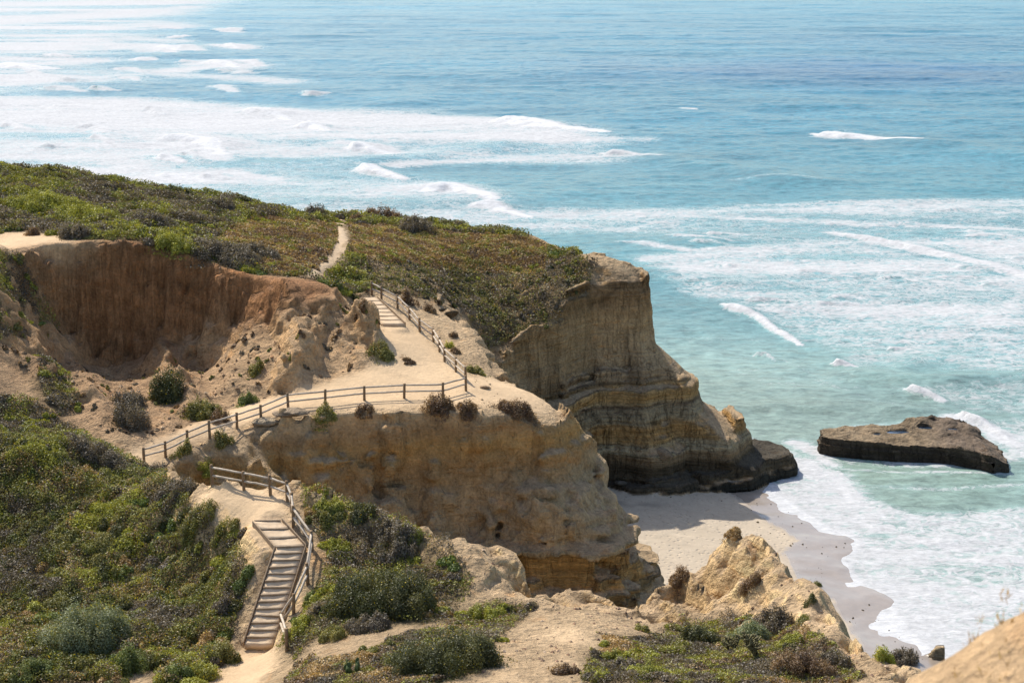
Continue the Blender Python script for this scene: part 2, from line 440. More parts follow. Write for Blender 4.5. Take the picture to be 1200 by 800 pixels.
# ------------------------------------------------------------------ mesh and property helpers
def mesh_np(name, V, Q, mat=None, cols=None, smooth_shade=True, parent=None, extra=None):
    """Link one mesh object built from numpy arrays (all faces with the same number of corners)."""
    V = np.asarray(V, np.float32); Q = np.asarray(Q, np.int32)
    me = bpy.data.meshes.new(name)
    me.vertices.add(len(V)); me.vertices.foreach_set('co', V.ravel())
    n, k = Q.shape
    me.loops.add(n * k); me.loops.foreach_set('vertex_index', Q.ravel())
    me.polygons.add(n)
    me.polygons.foreach_set('loop_start', np.arange(0, n * k, k, dtype=np.int32))
    me.polygons.foreach_set('loop_total', np.full(n, k, np.int32))
    me.polygons.foreach_set('use_smooth', np.full(n, smooth_shade, bool))
    me.update(calc_edges=True)
    if cols is not None:
        a = me.color_attributes.new('Col', 'FLOAT_COLOR', 'POINT')
        c = np.ones((len(V), 4), np.float32); c[:, :3] = cols
        a.data.foreach_set('color', c.ravel())
    for key, arr in (extra or {}).items():
        a = me.attributes.new(key, 'FLOAT', 'POINT'); a.data.foreach_set('value', np.asarray(arr, np.float32))
    if mat: me.materials.append(mat)
    o = bpy.data.objects.new(name, me); COL.objects.link(o)
    if parent: o.parent = parent
    return o


def tag(o, label=None, cat=None, group=None, kind=None):
    if label: o['label'] = label
    if cat: o['category'] = cat
    if group: o['group'] = group
    if kind: o['kind'] = kind
    return o


def empty(name, loc, label, cat, group=None):
    o = bpy.data.objects.new(name, None); COL.objects.link(o); o.location = loc
    return tag(o, label, cat, group)


class NT:
    """A small node-tree writer."""
    def __init__(s, name):
        s.m = bpy.data.materials.new(name); s.m.use_nodes = True
        s.t = s.m.node_tree; s.t.nodes.clear()
        s.out = s.n('ShaderNodeOutputMaterial')

    def n(s, typ, **kw):
        nd = s.t.nodes.new(typ)
        for k, v in kw.items(): setattr(nd, k, v)
        return nd

    def link(s, a, b): s.t.links.new(a, b)

    def val(s, sock, v):
        if isinstance(v, bpy.types.NodeSocket): s.link(v, sock)
        else: sock.default_value = v

    def attr(s, name, fac=False):
        a = s.n('ShaderNodeAttribute', attribute_name=name)
        return a.outputs['Fac' if fac else 'Color']

    def pos(s, scale=(1, 1, 1)):
        g = s.n('ShaderNodeNewGeometry')
        mp = s.n('ShaderNodeVectorMath', operation='MULTIPLY'); s.link(g.outputs['Position'], mp.inputs[0]); mp.inputs[1].default_value = scale
        return mp.outputs[0]

    def noise(s, vec, scale, detail=6, rough=.55, dist=0):
        nd = s.n('ShaderNodeTexNoise'); s.link(vec, nd.inputs['Vector'])
        nd.inputs['Scale'].default_value = scale; nd.inputs['Detail'].default_value = detail; nd.inputs['Roughness'].default_value = rough; nd.inputs['Distortion'].default_value = dist
        return nd.outputs['Fac']

    def voronoi(s, vec, scale, feature='F1'):
        nd = s.n('ShaderNodeTexVoronoi', feature=feature); s.link(vec, nd.inputs['Vector']); nd.inputs['Scale'].default_value = scale
        return nd.outputs['Distance']

    def math(s, op, a, b=0.0, c=0.0, clamp=False):
        nd = s.n('ShaderNodeMath', operation=op, use_clamp=clamp)
        s.val(nd.inputs[0], a); s.val(nd.inputs[1], b); s.val(nd.inputs[2], c)
        return nd.outputs[0]

    def ramp(s, v, a, b, lo=0.0, hi=1.0, smooth=True):
        nd = s.n('ShaderNodeMapRange', interpolation_type='SMOOTHSTEP' if smooth else 'LINEAR')
        s.val(nd.inputs['Value'], v); s.val(nd.inputs['From Min'], a); s.val(nd.inputs['From Max'], b)
        s.val(nd.inputs['To Min'], lo); s.val(nd.inputs['To Max'], hi)
        return nd.outputs[0]

    def mix(s, f, a, b, mode='MIX'):
        nd = s.n('ShaderNodeMix', data_type='RGBA', blend_type=mode)
        s.val(nd.inputs[0], f); s.val(nd.inputs[6], a); s.val(nd.inputs[7], b)
        return nd.outputs[2]

    def bump(s, h, strength, dist, normal=None):
        nd = s.n('ShaderNodeBump'); s.link(h, nd.inputs['Height']); s.val(nd.inputs['Strength'], strength); nd.inputs['Distance'].default_value = dist
        if normal: s.link(normal, nd.inputs['Normal'])
        return nd.outputs[0]

    def principled(s, col, rough=.9, normal=None, spec=.2, **kw):
        p = s.n('ShaderNodeBsdfPrincipled')
        s.val(p.inputs['Base Color'], col); s.val(p.inputs['Roughness'], rough); s.val(p.inputs['Specular IOR Level'], spec)
        for k, v in kw.items(): s.val(p.inputs[k], v)
        if normal: s.link(normal, p.inputs['Normal'])
        return p.outputs[0]

    def done(s, shader):
        s.link(shader, s.out.inputs['Surface']); return s.m


def gray(nt, v):
    c = nt.n('ShaderNodeCombineColor'); [nt.link(v, c.inputs[i]) for i in range(3)]
    return c.outputs[0]


def rgb(*c): return (*c, 1.0)


# ------------------------------------------------------------------ materials of the ground
def earth_material():
    n = NT('sandstone'); P = n.pos()
    col = n.attr('Col'); sand = n.attr('sand', True)
    f1 = n.noise(P, 1.3, 8, .62); f2 = n.noise(n.pos((6, 6, 6)), 1.0, 6, .65); f3 = n.noise(n.pos((3.0, 3.0, 0.5)), 1.0, 5, .6)
    k = n.math('ADD', n.math('MULTIPLY', f1, .7), n.math('MULTIPLY', f2, .9))
    k = n.math('ADD', k, n.math('MULTIPLY', f3, .45))
    kr = n.ramp(k, .68, 1.40, .42, 1.5, False)
    ks = n.ramp(k, .6, 1.45, .82, 1.14, False)
    kk = n.mix(sand, gray(n, kr), gray(n, ks))
    c = n.mix(1.0, col, kk, 'MULTIPLY')
    # iron stains and pale salts in patches
    st = n.ramp(n.noise(n.pos((.5, .5, 1.6)), 1.0, 6, .6, .6), .56, .72)
    c = n.mix(n.math('MULTIPLY', st, n.ramp(sand, 0, .5, .38, 0)), c, n.mix(1.0, c, rgb(1.25, .86, .5), 'MULTIPLY'))
    pock = n.ramp(n.voronoi(n.pos((1.8, 1.8, 2.6)), 1.0), .0, .45)
    h = n.math('ADD', n.math('MULTIPLY', f1, .6), n.math('MULTIPLY', f2, .28))
    h = n.math('ADD', h, n.math('MULTIPLY', f3, .25)); h = n.math('ADD', h, n.math('MULTIPLY', pock, .12))
    bs = n.ramp(sand, 0, .8, 1, .3)
    bd = n.attr('bed', True)
    bn = n.noise(n.pos((.22, .22, 4.2)), 1.0, 4, .62, .25); cr = n.math('ABSOLUTE', n.math('SUBTRACT', n.noise(n.pos((.9, .9, .10)), 1.0, 4, .6, .2), .5))
    crk = n.ramp(cr, 0, .022, 1, 0)
    h = n.math('ADD', h, n.math('MULTIPLY', n.math('MULTIPLY', bn, bd), 1.3)); h = n.math('SUBTRACT', h, n.math('MULTIPLY', n.math('MULTIPLY', crk, bd), .35))
    bc_ = n.math('MULTIPLY', n.ramp(bn, .34, .64, .76, 1.2, False), n.ramp(crk, 0, 1, 1, .72))
    c = n.mix(bd, c, n.mix(1.0, c, gray(n, bc_), 'MULTIPLY'))
    fl = n.attr('flute', True)
    fn_ = n.noise(n.pos((3.6, 1.4, .34)), 1.0, 6, .65, 1.1)
    h = n.math('ADD', h, n.math('MULTIPLY', n.math('MULTIPLY', fn_, fl), 1.2))
    c = n.mix(fl, c, n.mix(1.0, c, gray(n, n.ramp(fn_, .32, .66, .74, 1.2, False)), 'MULTIPLY'))
    return n.done(n.principled(c, .95, n.bump(h, bs, .85), .12))


def beach_material():
    n = NT('beach_sand'); P = n.pos()
    col = n.attr('Col'); wet = n.attr('wet', True)
    f = n.noise(P, 1.6, 8, .65); g = n.noise(P, .25, 4, .6); foot = n.voronoi(P, 2.2)
    k = n.ramp(n.math('ADD', n.math('MULTIPLY', f, .6), n.math('MULTIPLY', g, .5)), .3, .8, .82, 1.14, False)
    c = n.mix(1.0, col, gray(n, k), 'MULTIPLY')
    speck = n.ramp(n.noise(P, 5.5, 3, .7), .70, .76)
    c = n.mix(n.math('MULTIPLY', speck, .35), c, rgb(.1, .08, .06))
    h = n.math('ADD', n.math('MULTIPLY', f, .4), n.math('MULTIPLY', n.ramp(foot, 0, .4), .5))
    bs = n.ramp(wet, 0, .6, .7, .05)
    ro = n.ramp(wet, .1, 1, .95, .24)
    return n.done(n.principled(c, ro, n.bump(h, bs, .22), n.ramp(wet, 0, 1, .1, .75)))


M_EARTH = earth_material(); M_BEACH = beach_material()

# ------------------------------------------------------------------ colours of the ground
def sample(A, V):
    i = np.clip(np.rint((V[:, 0] - GX[0]) / STEP).astype(int), 0, len(GX) - 1); j = np.clip(np.rint((V[:, 1] - GY[0]) / STEP).astype(int), 0, len(GY) - 1)
    return A[i, j]


v0, v1, v2, v3 = (TV[TQ[:, i]] for i in range(4))
fn = np.cross(v2 - v0, v3 - v1)
VN = np.zeros_like(TV)
for i in range(4):
    for a in range(3): VN[:, a] += np.bincount(TQ[:, i], fn[:, a], len(TV))
VN /= np.linalg.norm(VN, axis=1)[:, None] + 1e-9
x, y, z = TV.T
sand_v = sample(SAND, TV); path_v = sample(PATH, TV); veg_v = sample(VEG, TV); scarp_v = sample(SCARP, TV); bowl_v = sample(BOWL, TV); red_v = sample(RED, TV)
shelf_v = sample(SHELF, TV); ds_v = sample(DSHORE, TV); ins_v = sample(INS.astype(np.float32), TV)
steep_v = smooth(.80, .55, VN[:, 2]); steep_v = 1 - smooth(.55, .82, VN[:, 2])
n1 = fbm(x, y, 9, 4, 2); n2 = fbm(x + z, y + z * .7, 3, 4, 3); n3 = fbm(x * 1.0 + z * 2, y + z, 1.1, 3, 4)
zz = z - sample(dip, TV) + 0.25 * n2


line_n = vnoise(zz * 2.6 + .4 * n1, x * .02 + y * .02, 5)
lines = smooth(.35, .62, line_n) * smooth(-.3, .2, n2 + .3)


def strata(zv, table):
    zs = [a for a, _ in table]; cs = np.array([c for _, c in table])
    return np.column_stack([np.interp(zv, zs, cs[:, i]) for i in range(3)])


HEAD = [(-1, (.075, .065, .05)), (.8, (.09, .078, .057)), (1.3, (.17, .145, .105)), (1.8, (.30, .255, .175)), (3.6, (.34, .29, .20)), (3.9, (.37, .25, .12)), (5.0, (.40, .255, .115)), (5.3, (.33, .275, .185)), (6.3, (.32, .27, .19)),
        (6.5, (.16, .12, .08)), (6.65, (.42, .33, .20)), (7.0, (.42, .29, .14)), (8.0, (.44, .31, .16)), (8.25, (.22, .17, .11)), (8.6, (.36, .275, .18)), (11, (.37, .28, .175)), (13.2, (.40, .29, .17)), (14.0, (.36, .25, .14)), (15.2, (.27, .185, .105)), (18, (.25, .165, .09))]
BLUF = [(-1, (.24, .20, .14)), (1.5, (.29, .24, .155)), (3.4, (.32, .26, .165)), (4.2, (.20, .165, .10)), (4.5, (.33, .26, .15)), (5.0, (.42, .285, .13)), (6.6, (.46, .31, .14)), (7.4, (.38, .29, .165)), (8, (.41, .32, .20)), (11, (.37, .285, .175)), (12.5, (.36, .25, .13)), (13.8, (.42, .27, .115)), (14.8, (.35, .24, .13)), (15.8, (.50, .37, .225))]
FIN = [(-1, (.36, .27, .16)), (12, (.44, .31, .165)), (14, (.52, .38, .22)), (20, (.54, .405, .25))]
rock = np.where((y > 118)[:, None], strata(zz, HEAD), np.where(((y > 90) & (y <= 118))[:, None], strata(zz, BLUF), strata(zz, FIN)))
mean_rock = np.array([.36, .275, .165])
rock = np.clip(mean_rock + (rock - mean_rock) * 1.15, .03, .7)
rock = rock * (1 - .3 * lines * np.where(y > 118, 1 - .7 * smooth(8.6, 9.5, zz), np.where(y > 90, 1 - smooth(7, 8, zz), .4)))[:, None]
crack = smooth(.06, .0, np.abs(fbm(x * 1.0 + y * .3, zz * .12 + y * .2, 1.6, 2, 11))) * (y > 118)
rock = rock * (1 - .38 * crack)[:, None]
soil = np.array([.46, .325, .19]) * (1 + .16 * n1 + .16 * n2)[:, None]
soil_far = np.array([.36, .235, .125])
soil = soil * (1 - bowl_v[:, None]) + bowl_v[:, None] * np.array([.46, .305, .17]) * (1 + .2 * n2 + .12 * n3)[:, None]
sandc = np.array([.51, .365, .22]) * (1 + .09 * n1 + .07 * n2)[:, None]
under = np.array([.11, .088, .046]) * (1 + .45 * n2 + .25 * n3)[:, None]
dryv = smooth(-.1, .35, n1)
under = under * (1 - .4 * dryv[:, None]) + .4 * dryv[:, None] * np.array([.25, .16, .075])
scar = np.array([.33, .17, .08]) * (1 + .18 * n2 + .12 * n3)[:, None]
w = steep_v[:, None]
inland = ((y > 100) & (bowl_v > .35)) * bowl_v
c = soil * (1 - w) + rock * w
c = c * (1 - inland[:, None]) + inland[:, None] * soil
sv = np.clip(scarp_v * 1.1, 0, 1)[:, None]
c = c * (1 - sv) + scar * sv
left_red = (smooth(-17, -21, x) * smooth(92, 98, y) * (1 - smooth(110, 114, y)))[:, None] * .6
c = c * (1 - left_red) + left_red * np.array([.36, .22, .12]) * (1 + .2 * n2)[:, None]
hillv = (y < 92) & (x < -11.5)
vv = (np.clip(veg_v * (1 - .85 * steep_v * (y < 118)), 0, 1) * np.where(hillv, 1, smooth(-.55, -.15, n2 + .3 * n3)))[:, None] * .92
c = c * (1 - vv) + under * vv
rd = (red_v * smooth(-.2, .3, n3 + n2))[:, None] * .75
c = c * (1 - rd) + rd * np.array([.56, .32, .15])
c = np.where((y < 82)[:, None], c * 1.1, c)
sd = np.clip(sand_v, 0, 1)[:, None]
c = c * (1 - sd) + sandc * sd
TR = sample(TRAIL, TV)[:, None]; c = c * (1 - TR) + TR * np.array([.46, .34, .22])
c = c * (1 + .10 * n3)[:, None]
# beach colours
wet = np.where(ds_v > 0, 1 - smooth(3.4, 4.2, ds_v + 1.0 * n1 + .6 * n2), 1) * (z < 1.2)
bsand = np.array([.43, .355, .265]) * (1 + .06 * n2)[:, None]
wsand = np.array([.285, .232, .18])
bc = bsand * (1 - wet[:, None]) + wsand * wet[:, None]
sh = np.clip(shelf_v * smooth(.35, .75, shelf_v), 0, 1)[:, None]
shc = np.array([.085, .07, .05]) * (1 + .5 * n2)[:, None]
shc = shc * (1 - smooth(2.2, 2.9, z)[:, None]) + np.array([.26, .2, .13]) * smooth(2.2, 2.9, z)[:, None]
low = ((ins_v < .5) & (z < 3.2))
debris = (smooth(.25, .6, n2 + .4 * n1) * (y > 112) * (1 - smooth(7, 14, np.hypot(x - 6, y - 120))))[:, None] * .55
bc = bc * (1 - debris) + debris * np.array([.17, .15, .12])
bc = bc * (1 - sh) + shc * sh
lowc = (low & (VN[:, 2] > .86) & (sh[:, 0] < .4))
c = np.where((low & (sh[:, 0] >= .25))[:, None], shc * sh + c * (1 - sh), c)
c = np.where(lowc[:, None], bc, c)
c = np.clip(np.where((steep_v > .5)[:, None], c * np.where((y > 118)[:, None], np.array([1.36, 1.25, 1.05]), np.array([1.24, 1.17, 1.04])), c), .02, .7)

flute = np.clip(scarp_v * 1.2, 0, 1) * (1 - smooth(.6, .85, VN[:, 2]))
bedv = steep_v * np.where(y > 118, 1 - .55 * smooth(9, 10, zz) * (1 - smooth(15, 16, zz)), np.where(y > 92, (1 - .8 * smooth(7, 8, zz)) * (x > -8), .25)) * (1 - flute)
# which object each face belongs to
q0 = TQ[:, 0]
fy = TV[TQ].mean(1)
fx = fy[:, 0]; fz = fy[:, 2]; fyy = fy[:, 1]
beach_f = (lowc[TQ].mean(1) > .5) | ((sample(DSHORE, fy) < -1.5) & (fz < -.25))
path_f = ((sample(PATH, fy) > .45) | (sample(TRAIL, fy) > .45)) & ~beach_f
head_f = (fyy > 122 - .0 * fx) & (fx > -8) & ~beach_f & ~path_f


def submesh(name, mask, mat, kind, label, cat):
    Q = TQ[mask]; used, inv = np.unique(Q, return_inverse=True)
    o = mesh_np(name, TV[used], inv.reshape(Q.shape), mat, c[used], True, None, {'sand': np.clip(sand_v[used], 0, 1), 'wet': wet[used], 'flute': flute[used], 'bed': bedv[used]})
    return tag(o, label, cat, None, kind)


submesh('terrain', ~(beach_f | path_f | head_f), M_EARTH, 'structure', 'eroded sandstone bluffs and scrubby slopes above the beach', 'terrain')
submesh('headland', head_f, M_EARTH, 'structure', 'layered sandstone headland with steep shaded cliff standing in the surf', 'headland')
submesh('beach', beach_f, M_BEACH, 'structure', 'small sandy cove beach with dark wet sand at the waterline', 'beach')
submesh('path', path_f, M_EARTH, 'structure', 'bare sandy footpath along the bluff top', 'path')

# ------------------------------------------------------------------ sea
ys = [80.0]
while ys[-1] < 30000:
    ys.append(ys[-1] + max(0.22, ys[-1] * 0.0021 if ys[-1] < 1100 else ys[-1] * .02))
ys = np.array(ys); us = np.linspace(-.42, .42, 520)
# a fan of rows that grow with distance, for an even mesh density over the bay
SX = us[None, :] * ys[:, None] * (1 + np.where(ys > 1100, (ys - 1100) / 9000, 0))[:, None]; SY = np.repeat(ys[:, None], len(us), 1)


def strokes(lst):
    """Foam streaks on the water: polylines with a half-width in metres and a strength."""
    out = np.zeros(SX.shape)
    for pts, wpx, s in lst:
        P = at_z([p[0] for p in pts], [p[1] for p in pts])[:, :2]
        ym = P[:, 1].mean(); wm = wpx * ym * ym / (45 * 2000)
        band = (SY > P[:, 1].min() - 4 * wm) & (SY < P[:, 1].max() + 4 * wm)
        rows = np.nonzero(band.any(1))[0]
        if len(rows) == 0: continue
        r0, r1 = rows[0], rows[-1] + 1
        xs, yy = SX[r0:r1], SY[r0:r1]
        d = poly_dist(P, xs + wm * .8 * fbm(xs, yy, 4 * wm + 3, 3, 4), yy + wm * .8 * fbm(xs, yy, 4 * wm + 3, 3, 5))
        out[r0:r1] = np.maximum(out[r0:r1], s * np.exp(-(d / wm) ** 2))
    return out


def patch(pts, s, soft_px=12):
    P = at_z([p[0] for p in pts], [max(p[1], -60) for p in pts])[:, :2]
    ym = P[:, 1].mean(); wm = soft_px * P[:, 1].clip(0, 900).mean() ** 2 / 90000
    ins = inside_poly(P, SX, SY)
    d = poly_dist(P, SX, SY, closed=True)
    return s * smooth(-wm, wm, np.where(ins, d, -d))


FOAM = np.zeros(SX.shape)
for pts, s, sp in [
    ([(-300,0),(-300,330),(120,230),(300,240),(200,175),(110,140),(100,110),(180,90),(150,55),(260,0),(240,-30),(-300,-30)], .64, 10),
    ([(-300,110),(180,112),(330,125),(520,128),(690,150),(780,185),(700,195),(420,190),(300,190),(330,235),(250,250),(-300,300)], .62, 9),
    ([(100,195),(400,185),(560,215),(620,240),(900,238),(1250,228),(1250,335),(1100,295),(940,285),(700,275),(500,265),(300,250)], .56, 9),
    ([(740,300),(980,275),(1100,300),(1250,335),(1250,445),(1100,430),(1000,428),(940,400),(860,362),(800,345)], .54, 10),
    ([(1040,455),(1250,440),(1250,490),(1120,480)], .42, 7),
    ([(760,350),(860,365),(940,405),(1000,440),(1050,460),(900,470),(820,430)], .20, 10),
    ([(875,510),(935,530),(960,545),(1000,555),(1010,580),(1070,600),(1250,590),(1250,860),(1090,850),(1000,680),(900,580)], .64, 8),
    ([(1100,480),(1160,490),(1250,480),(1250,540),(1190,540)], .50, 7),
]:
    FOAM = np.maximum(FOAM, patch(pts, s, sp))
far_s = smooth(200, 260, SY)
st_n = fbm(SX * .13, SY + .06 * SX, 17, 5, 6) * far_s + fbm(SX * .28, SY, 8, 4, 8) * (1 - far_s)
FOAM = FOAM * ((.62 * far_s + .80 * (1 - far_s)) + (.62 * far_s + .36 * (1 - far_s)) * smooth(-.28, .28, st_n))
FOAM = np.maximum(FOAM, strokes([
    ([(0,55),(90,50),(150,55)], 5, .7), ([(-50,30),(60,20),(130,15)], 6, .75), ([(-50,80),(60,75),(120,70)], 4, .7), ([(0,100),(60,95)], 5, .75), ([(10,5),(110,3),(200,2)], 5, .75), ([(100,30),(190,28),(215,30)], 3, .6), ([(150,12),(230,8)], 3, .6),
    ([(150,55),(180,52),(205,58)], 3, .7), ([(210,85),(270,76),(300,78)], 3.5, .75), ([(120,92),(200,88),(340,96)], 4, .6), ([(240,75),(258,72),(280,80)], 3, .7), ([(262,52),(282,56)], 2.5, .7), ([(150,45),(210,48)], 2.5, .6), ([(175,30),(205,32)], 2.5, .7),
    ([(150,120),(240,122),(300,125),(330,132)], 6, .75), ([(350,150),(400,146),(330,128)], 5, .72), ([(100,150),(170,160),(250,175)], 10, .72), ([(190,170),(235,168),(262,180)], 7, .8), ([(200,205),(280,200),(320,208)], 5, .7), ([(0,180),(80,185),(150,205)], 10, .7), ([(0,140),(60,145),(120,150)], 5, .7),
    ([(400,170),(430,172),(460,180)], 4, .78), ([(470,195),(560,188),(650,185),(760,183)], 3.5, .62), ([(560,165),(640,160),(760,165)], 3, .45),
    ([(540,258),(640,252),(760,250),(900,258),(1040,262),(1200,268)], 4, .60), ([(980,272),(1060,286),(1130,303),(1215,325)], 4.5, .78), ([(760,305),(900,312),(1000,318),(1150,335)], 4, .55), ([(740,285),(820,295),(900,292)], 3.5, .60), ([(860,212),(910,210),(960,213)], 2, .35),
    ([(740,270),(860,240),(1000,236),(1210,232)], 3, .5), ([(900,350),(1000,345),(1200,350)], 5, .5), ([(960,380),(1060,370),(1200,385)], 5, .5), ([(900,410),(980,455),(1060,480)], 2, .3),
    ([(1000,585),(960,560),(940,540)], 9, .8), ([(905,575),(960,600),(1040,620),(1130,640)], 10, .78), ([(1010,650),(1060,660),(1180,655)], 12, .72), ([(1000,690),(1080,700),(1200,700)], 12, .74), ([(1060,740),(1130,740),(1210,735)], 12, .78), ([(1100,770),(1180,780)], 16, .8),
    ([(975,548),(1060,556),(1180,556)], 2.5, .5), ([(1000,570),(1100,573),(1200,568)], 3, .42),
    ([(930,520),(950,530),(965,545)], 7, .75), ([(1115,485),(1160,500),(1200,525)], 7, .78),
]))
rk = at_z(*zip(*[(962,516),(985,503),(1060,496),(1112,492),(1154,503),(1187,536),(1165,546),(1090,546),(1000,540)]), 0)[:, :2]
drk = poly_dist(rk, SX, SY, closed=True)
FOAM = np.maximum(FOAM, .66 * np.exp(-((drk - .2) / (1.1 + .7 * fbm(SX, SY, 2.5, 3, 5))) ** 2) * np.clip(.75 + .8 * fbm(SX, SY, 4, 2, 7), 0, 1))
# breaking crests: (points, half-width px, height m, foam)
CREST = [
    ([(586,142),(612,146),(650,152),(700,157)], 6, 1.3, 1.0), ([(955,158),(985,161),(1010,162),(1072,167)], 4.5, 1.1, 1.0), ([(410,176),(430,176),(455,182)], 4.5, 1.5, .95), ([(420,197),(440,203),(470,210)], 5, 1.5, .95),
    ([(500,226),(528,222),(552,228),(575,236)], 6, 1.0, 1.0), ([(556,240),(580,245),(620,254)], 6, .9, 1.0), ([(848,358),(885,370),(905,383),(940,402)], 4, .7, .9), ([(975,426),(1003,430)], 4, .8, .9), ([(1060,458),(1085,463),(1105,470)], 4, .8, .85),
    ([(710,180),(740,182),(770,185)], 3.5, 1.2, .75), ([(350,148),(370,152),(385,156)], 4, 1.4, .95), ([(292,130),(320,135),(340,140)], 4, 1.2, .9), ([(190,165),(235,168),(262,182)], 6, 1.5, .95), ([(245,72),(262,76),(278,80)], 2.5, 1.2, .9), ([(262,53),(280,56)], 2.2, 1.1, .9), ([(180,32),(206,34)], 2, 1, .8), ([(210,72),(228,72)], 2, 1, .7),
    ([(800,130),(815,132)], 2, .9, .7), ([(360,112),(384,110)], 2.5, 1.2, .6), ([(0,75),(30,80),(60,82)], 4, 1.2, .9), ([(1120,486),(1150,496),(1180,512)], 4, .7, .9), ([(980,273),(1060,288),(1130,304),(1210,326)], 3.5, .7, .85),
]
rw = np.random.default_rng(5)
for _ in range(46):
    cx_, cy_ = rw.uniform(-40, 330), rw.uniform(4, 210)
    if cx_ > 380 - 1.1 * abs(cy_ - 140): continue
    ln = rw.uniform(14, 46) * (.45 + cy_ / 230); sl_ = rw.uniform(.0, .18)
    CREST.append(([(cx_, cy_), (cx_ + ln * .35, cy_ - rw.uniform(-1, 2)), (cx_ + ln * .7, cy_ + ln * sl_), (cx_ + ln, cy_ + ln * sl_ * 1.8)], rw.uniform(1.6, 3.6) * (.5 + cy_ / 200), rw.uniform(.5, 1.2), rw.uniform(.55, .9)))
for _ in range(26):
    cx_, cy_ = rw.uniform(640, 1190), rw.uniform(245, 440)
    if cx_ < 700 + (cy_ - 245) * .9: continue
    ln = rw.uniform(25, 90)
    CREST.append(([(cx_, cy_), (cx_ + ln * .5, cy_ + rw.uniform(-2, 3)), (cx_ + ln, cy_ + rw.uniform(0, 8))], rw.uniform(2, 4), rw.uniform(.25, .5), rw.uniform(.5, .72)))
HS = np.zeros(SX.shape)
for pts, wpx, hgt, fo in CREST:
    P = at_z([p[0] for p in pts], [p[1] for p in pts])[:, :2]
    ym = P[:, 1].mean(); wm = wpx * ym * ym / 90000 * .55
    rows = np.nonzero((ys > P[:, 1].min() - 8 * wm - 8) & (ys < P[:, 1].max() + 8 * wm + 8))[0]; r0, r1 = rows[0], rows[-1] + 1
    xs, yy = SX[r0:r1], SY[r0:r1]
    jx = xs + .4 * wm * fbm(xs, yy, 5, 3, 2); jy = yy + .55 * wm * fbm(xs, yy, 5.0, 3, 3)
    d, vq = poly_dist(P, jx, jy, vals=np.column_stack([P, np.linspace(0, 1, len(P))]))
    tq = vq[..., 2]; fall = np.clip(smooth(-.04, .16, tq) * (1.05 - .9 * tq) + .10 * fbm(xs, yy, 4 * wm, 2, 3), .02, 1.1)
    hh = hgt * fall * np.exp(-(d / (wm * np.where(yy < vq[..., 1], .6, 1.5))) ** 2) * (1 + .16 * fbm(xs, yy, 1.5, 3, 6))
    HS[r0:r1] = np.maximum(HS[r0:r1], hh)
    back = yy - vq[..., 1]
    tail = np.where(back > -wm, .52 * np.exp(-np.clip(back, 0, None) / (wm * 4.5)), 0) * np.exp(-(np.maximum(0, np.abs(xs - vq[..., 0])) / (wm * 3)) ** 2) * fall
    FOAM[r0:r1] = np.maximum(FOAM[r0:r1], fo * np.clip(tail + .25 * tail * fbm(xs, yy, 6, 3, 1), 0, .6))
    FOAM[r0:r1] = np.maximum(FOAM[r0:r1], fo * np.clip((1.2 + .5 * fbm(xs, yy, 2.2, 4, 9)) * np.exp(-(d / (wm * 1.1 * (.35 + .75 * fall))) ** 2), 0, 1))
# unbroken swell
SWELL = [([(760,104),(840,110),(930,118),(1010,130),(1210,140)], 10, .9), ([(620,70),(720,88),(820,92),(1000,98),(1220,100)], 12, .9), ([(740,105),(800,130),(880,142),(960,148)], 7, .8), ([(1080,168),(1150,178),(1230,190)], 6, .8), ([(780,186),(860,200),(940,212)], 7, .8), ([(440,190),(520,180),(590,172)], 5, .8),
         ([(470,120),(540,105),(620,110)], 5, .7), ([(760,320),(800,325),(860,335)], 7, .55), ([(1010,440),(1090,448),(1200,445)], 8, .6), ([(860,480),(960,475),(1050,480)], 8, .35)]
for pts, wpx, hgt in SWELL:
    P = at_z([p[0] for p in pts], [p[1] for p in pts])[:, :2]
    ym = P[:, 1].mean(); wm = wpx * ym * ym / 90000
    d = poly_dist(P, SX, SY)
    HS = np.maximum(HS, hgt * np.exp(-(d / wm) ** 2))
dsea = poly_dist(water_land, SX, SY, closed=True); dsea = np.where(inside_poly(water_land, SX, SY), -dsea, dsea)
fade = smooth(1, 9, dsea)
chop = .26 * fbm(SX * .55, SY, 6, 4, 3) + .15 * fbm(SX * .6, SY, 1.9, 3, 6)
chop = chop * (1 - smooth(500, 1500, SY)) + .8 * fbm(SX * .35, SY, 24, 3, 9) * smooth(120, 260, SY) * (1 - smooth(1000, 2500, SY))
SZ = (HS + chop) * fade + 0.012
# the swash edge stays white and solid
sw = (1 - smooth(.15, 1.6, dsea + .4 * fbm(SX, SY, 1.2, 3, 2))) * (dsea > -3) * (SX > 10)
FOAM = np.maximum(FOAM, .9 * sw)
# water colours by depth
dn = fbm(SX * .5, SY, 60, 3, 7) * 30
t1 = smooth(4, 60, dsea + .4 * dn)[..., None]; t2 = smooth(190, 420, SY + dn)[..., None]
near_c = np.array([.205, .275, .228]); mid_c = np.array([.088, .215, .228]); far_c = np.array([.032, .150, .200]); deep_c = np.array([.012, .085, .165])
SC = near_c * (1 - t1) + mid_c * t1
SC = SC * (1 - t2) + far_c * t2
dp = np.zeros(SX.shape)
for pts, s in [([(730,85),(830,75),(960,68),(1100,72),(1230,76),(1230,103),(1000,103),(820,96)], .85), ([(650,75),(740,68),(820,80),(760,100),(690,95)], .5), ([(880,40),(1230,45),(1230,60),(1000,62)], .3)]:
    dp = np.maximum(dp, patch(pts, s, 11))
SC = SC * (1 - dp[..., None]) + deep_c * dp[..., None]
t3 = smooth(650, 1100, SY)[..., None] * .5; SC = SC * (1 - t3) + np.array([.06, .24, .29]) * t3
SC = SC * (1 + .24 * fbm(SX * .3, SY, 14, 5, 1))[..., None]
ny_, nx_ = SX.shape
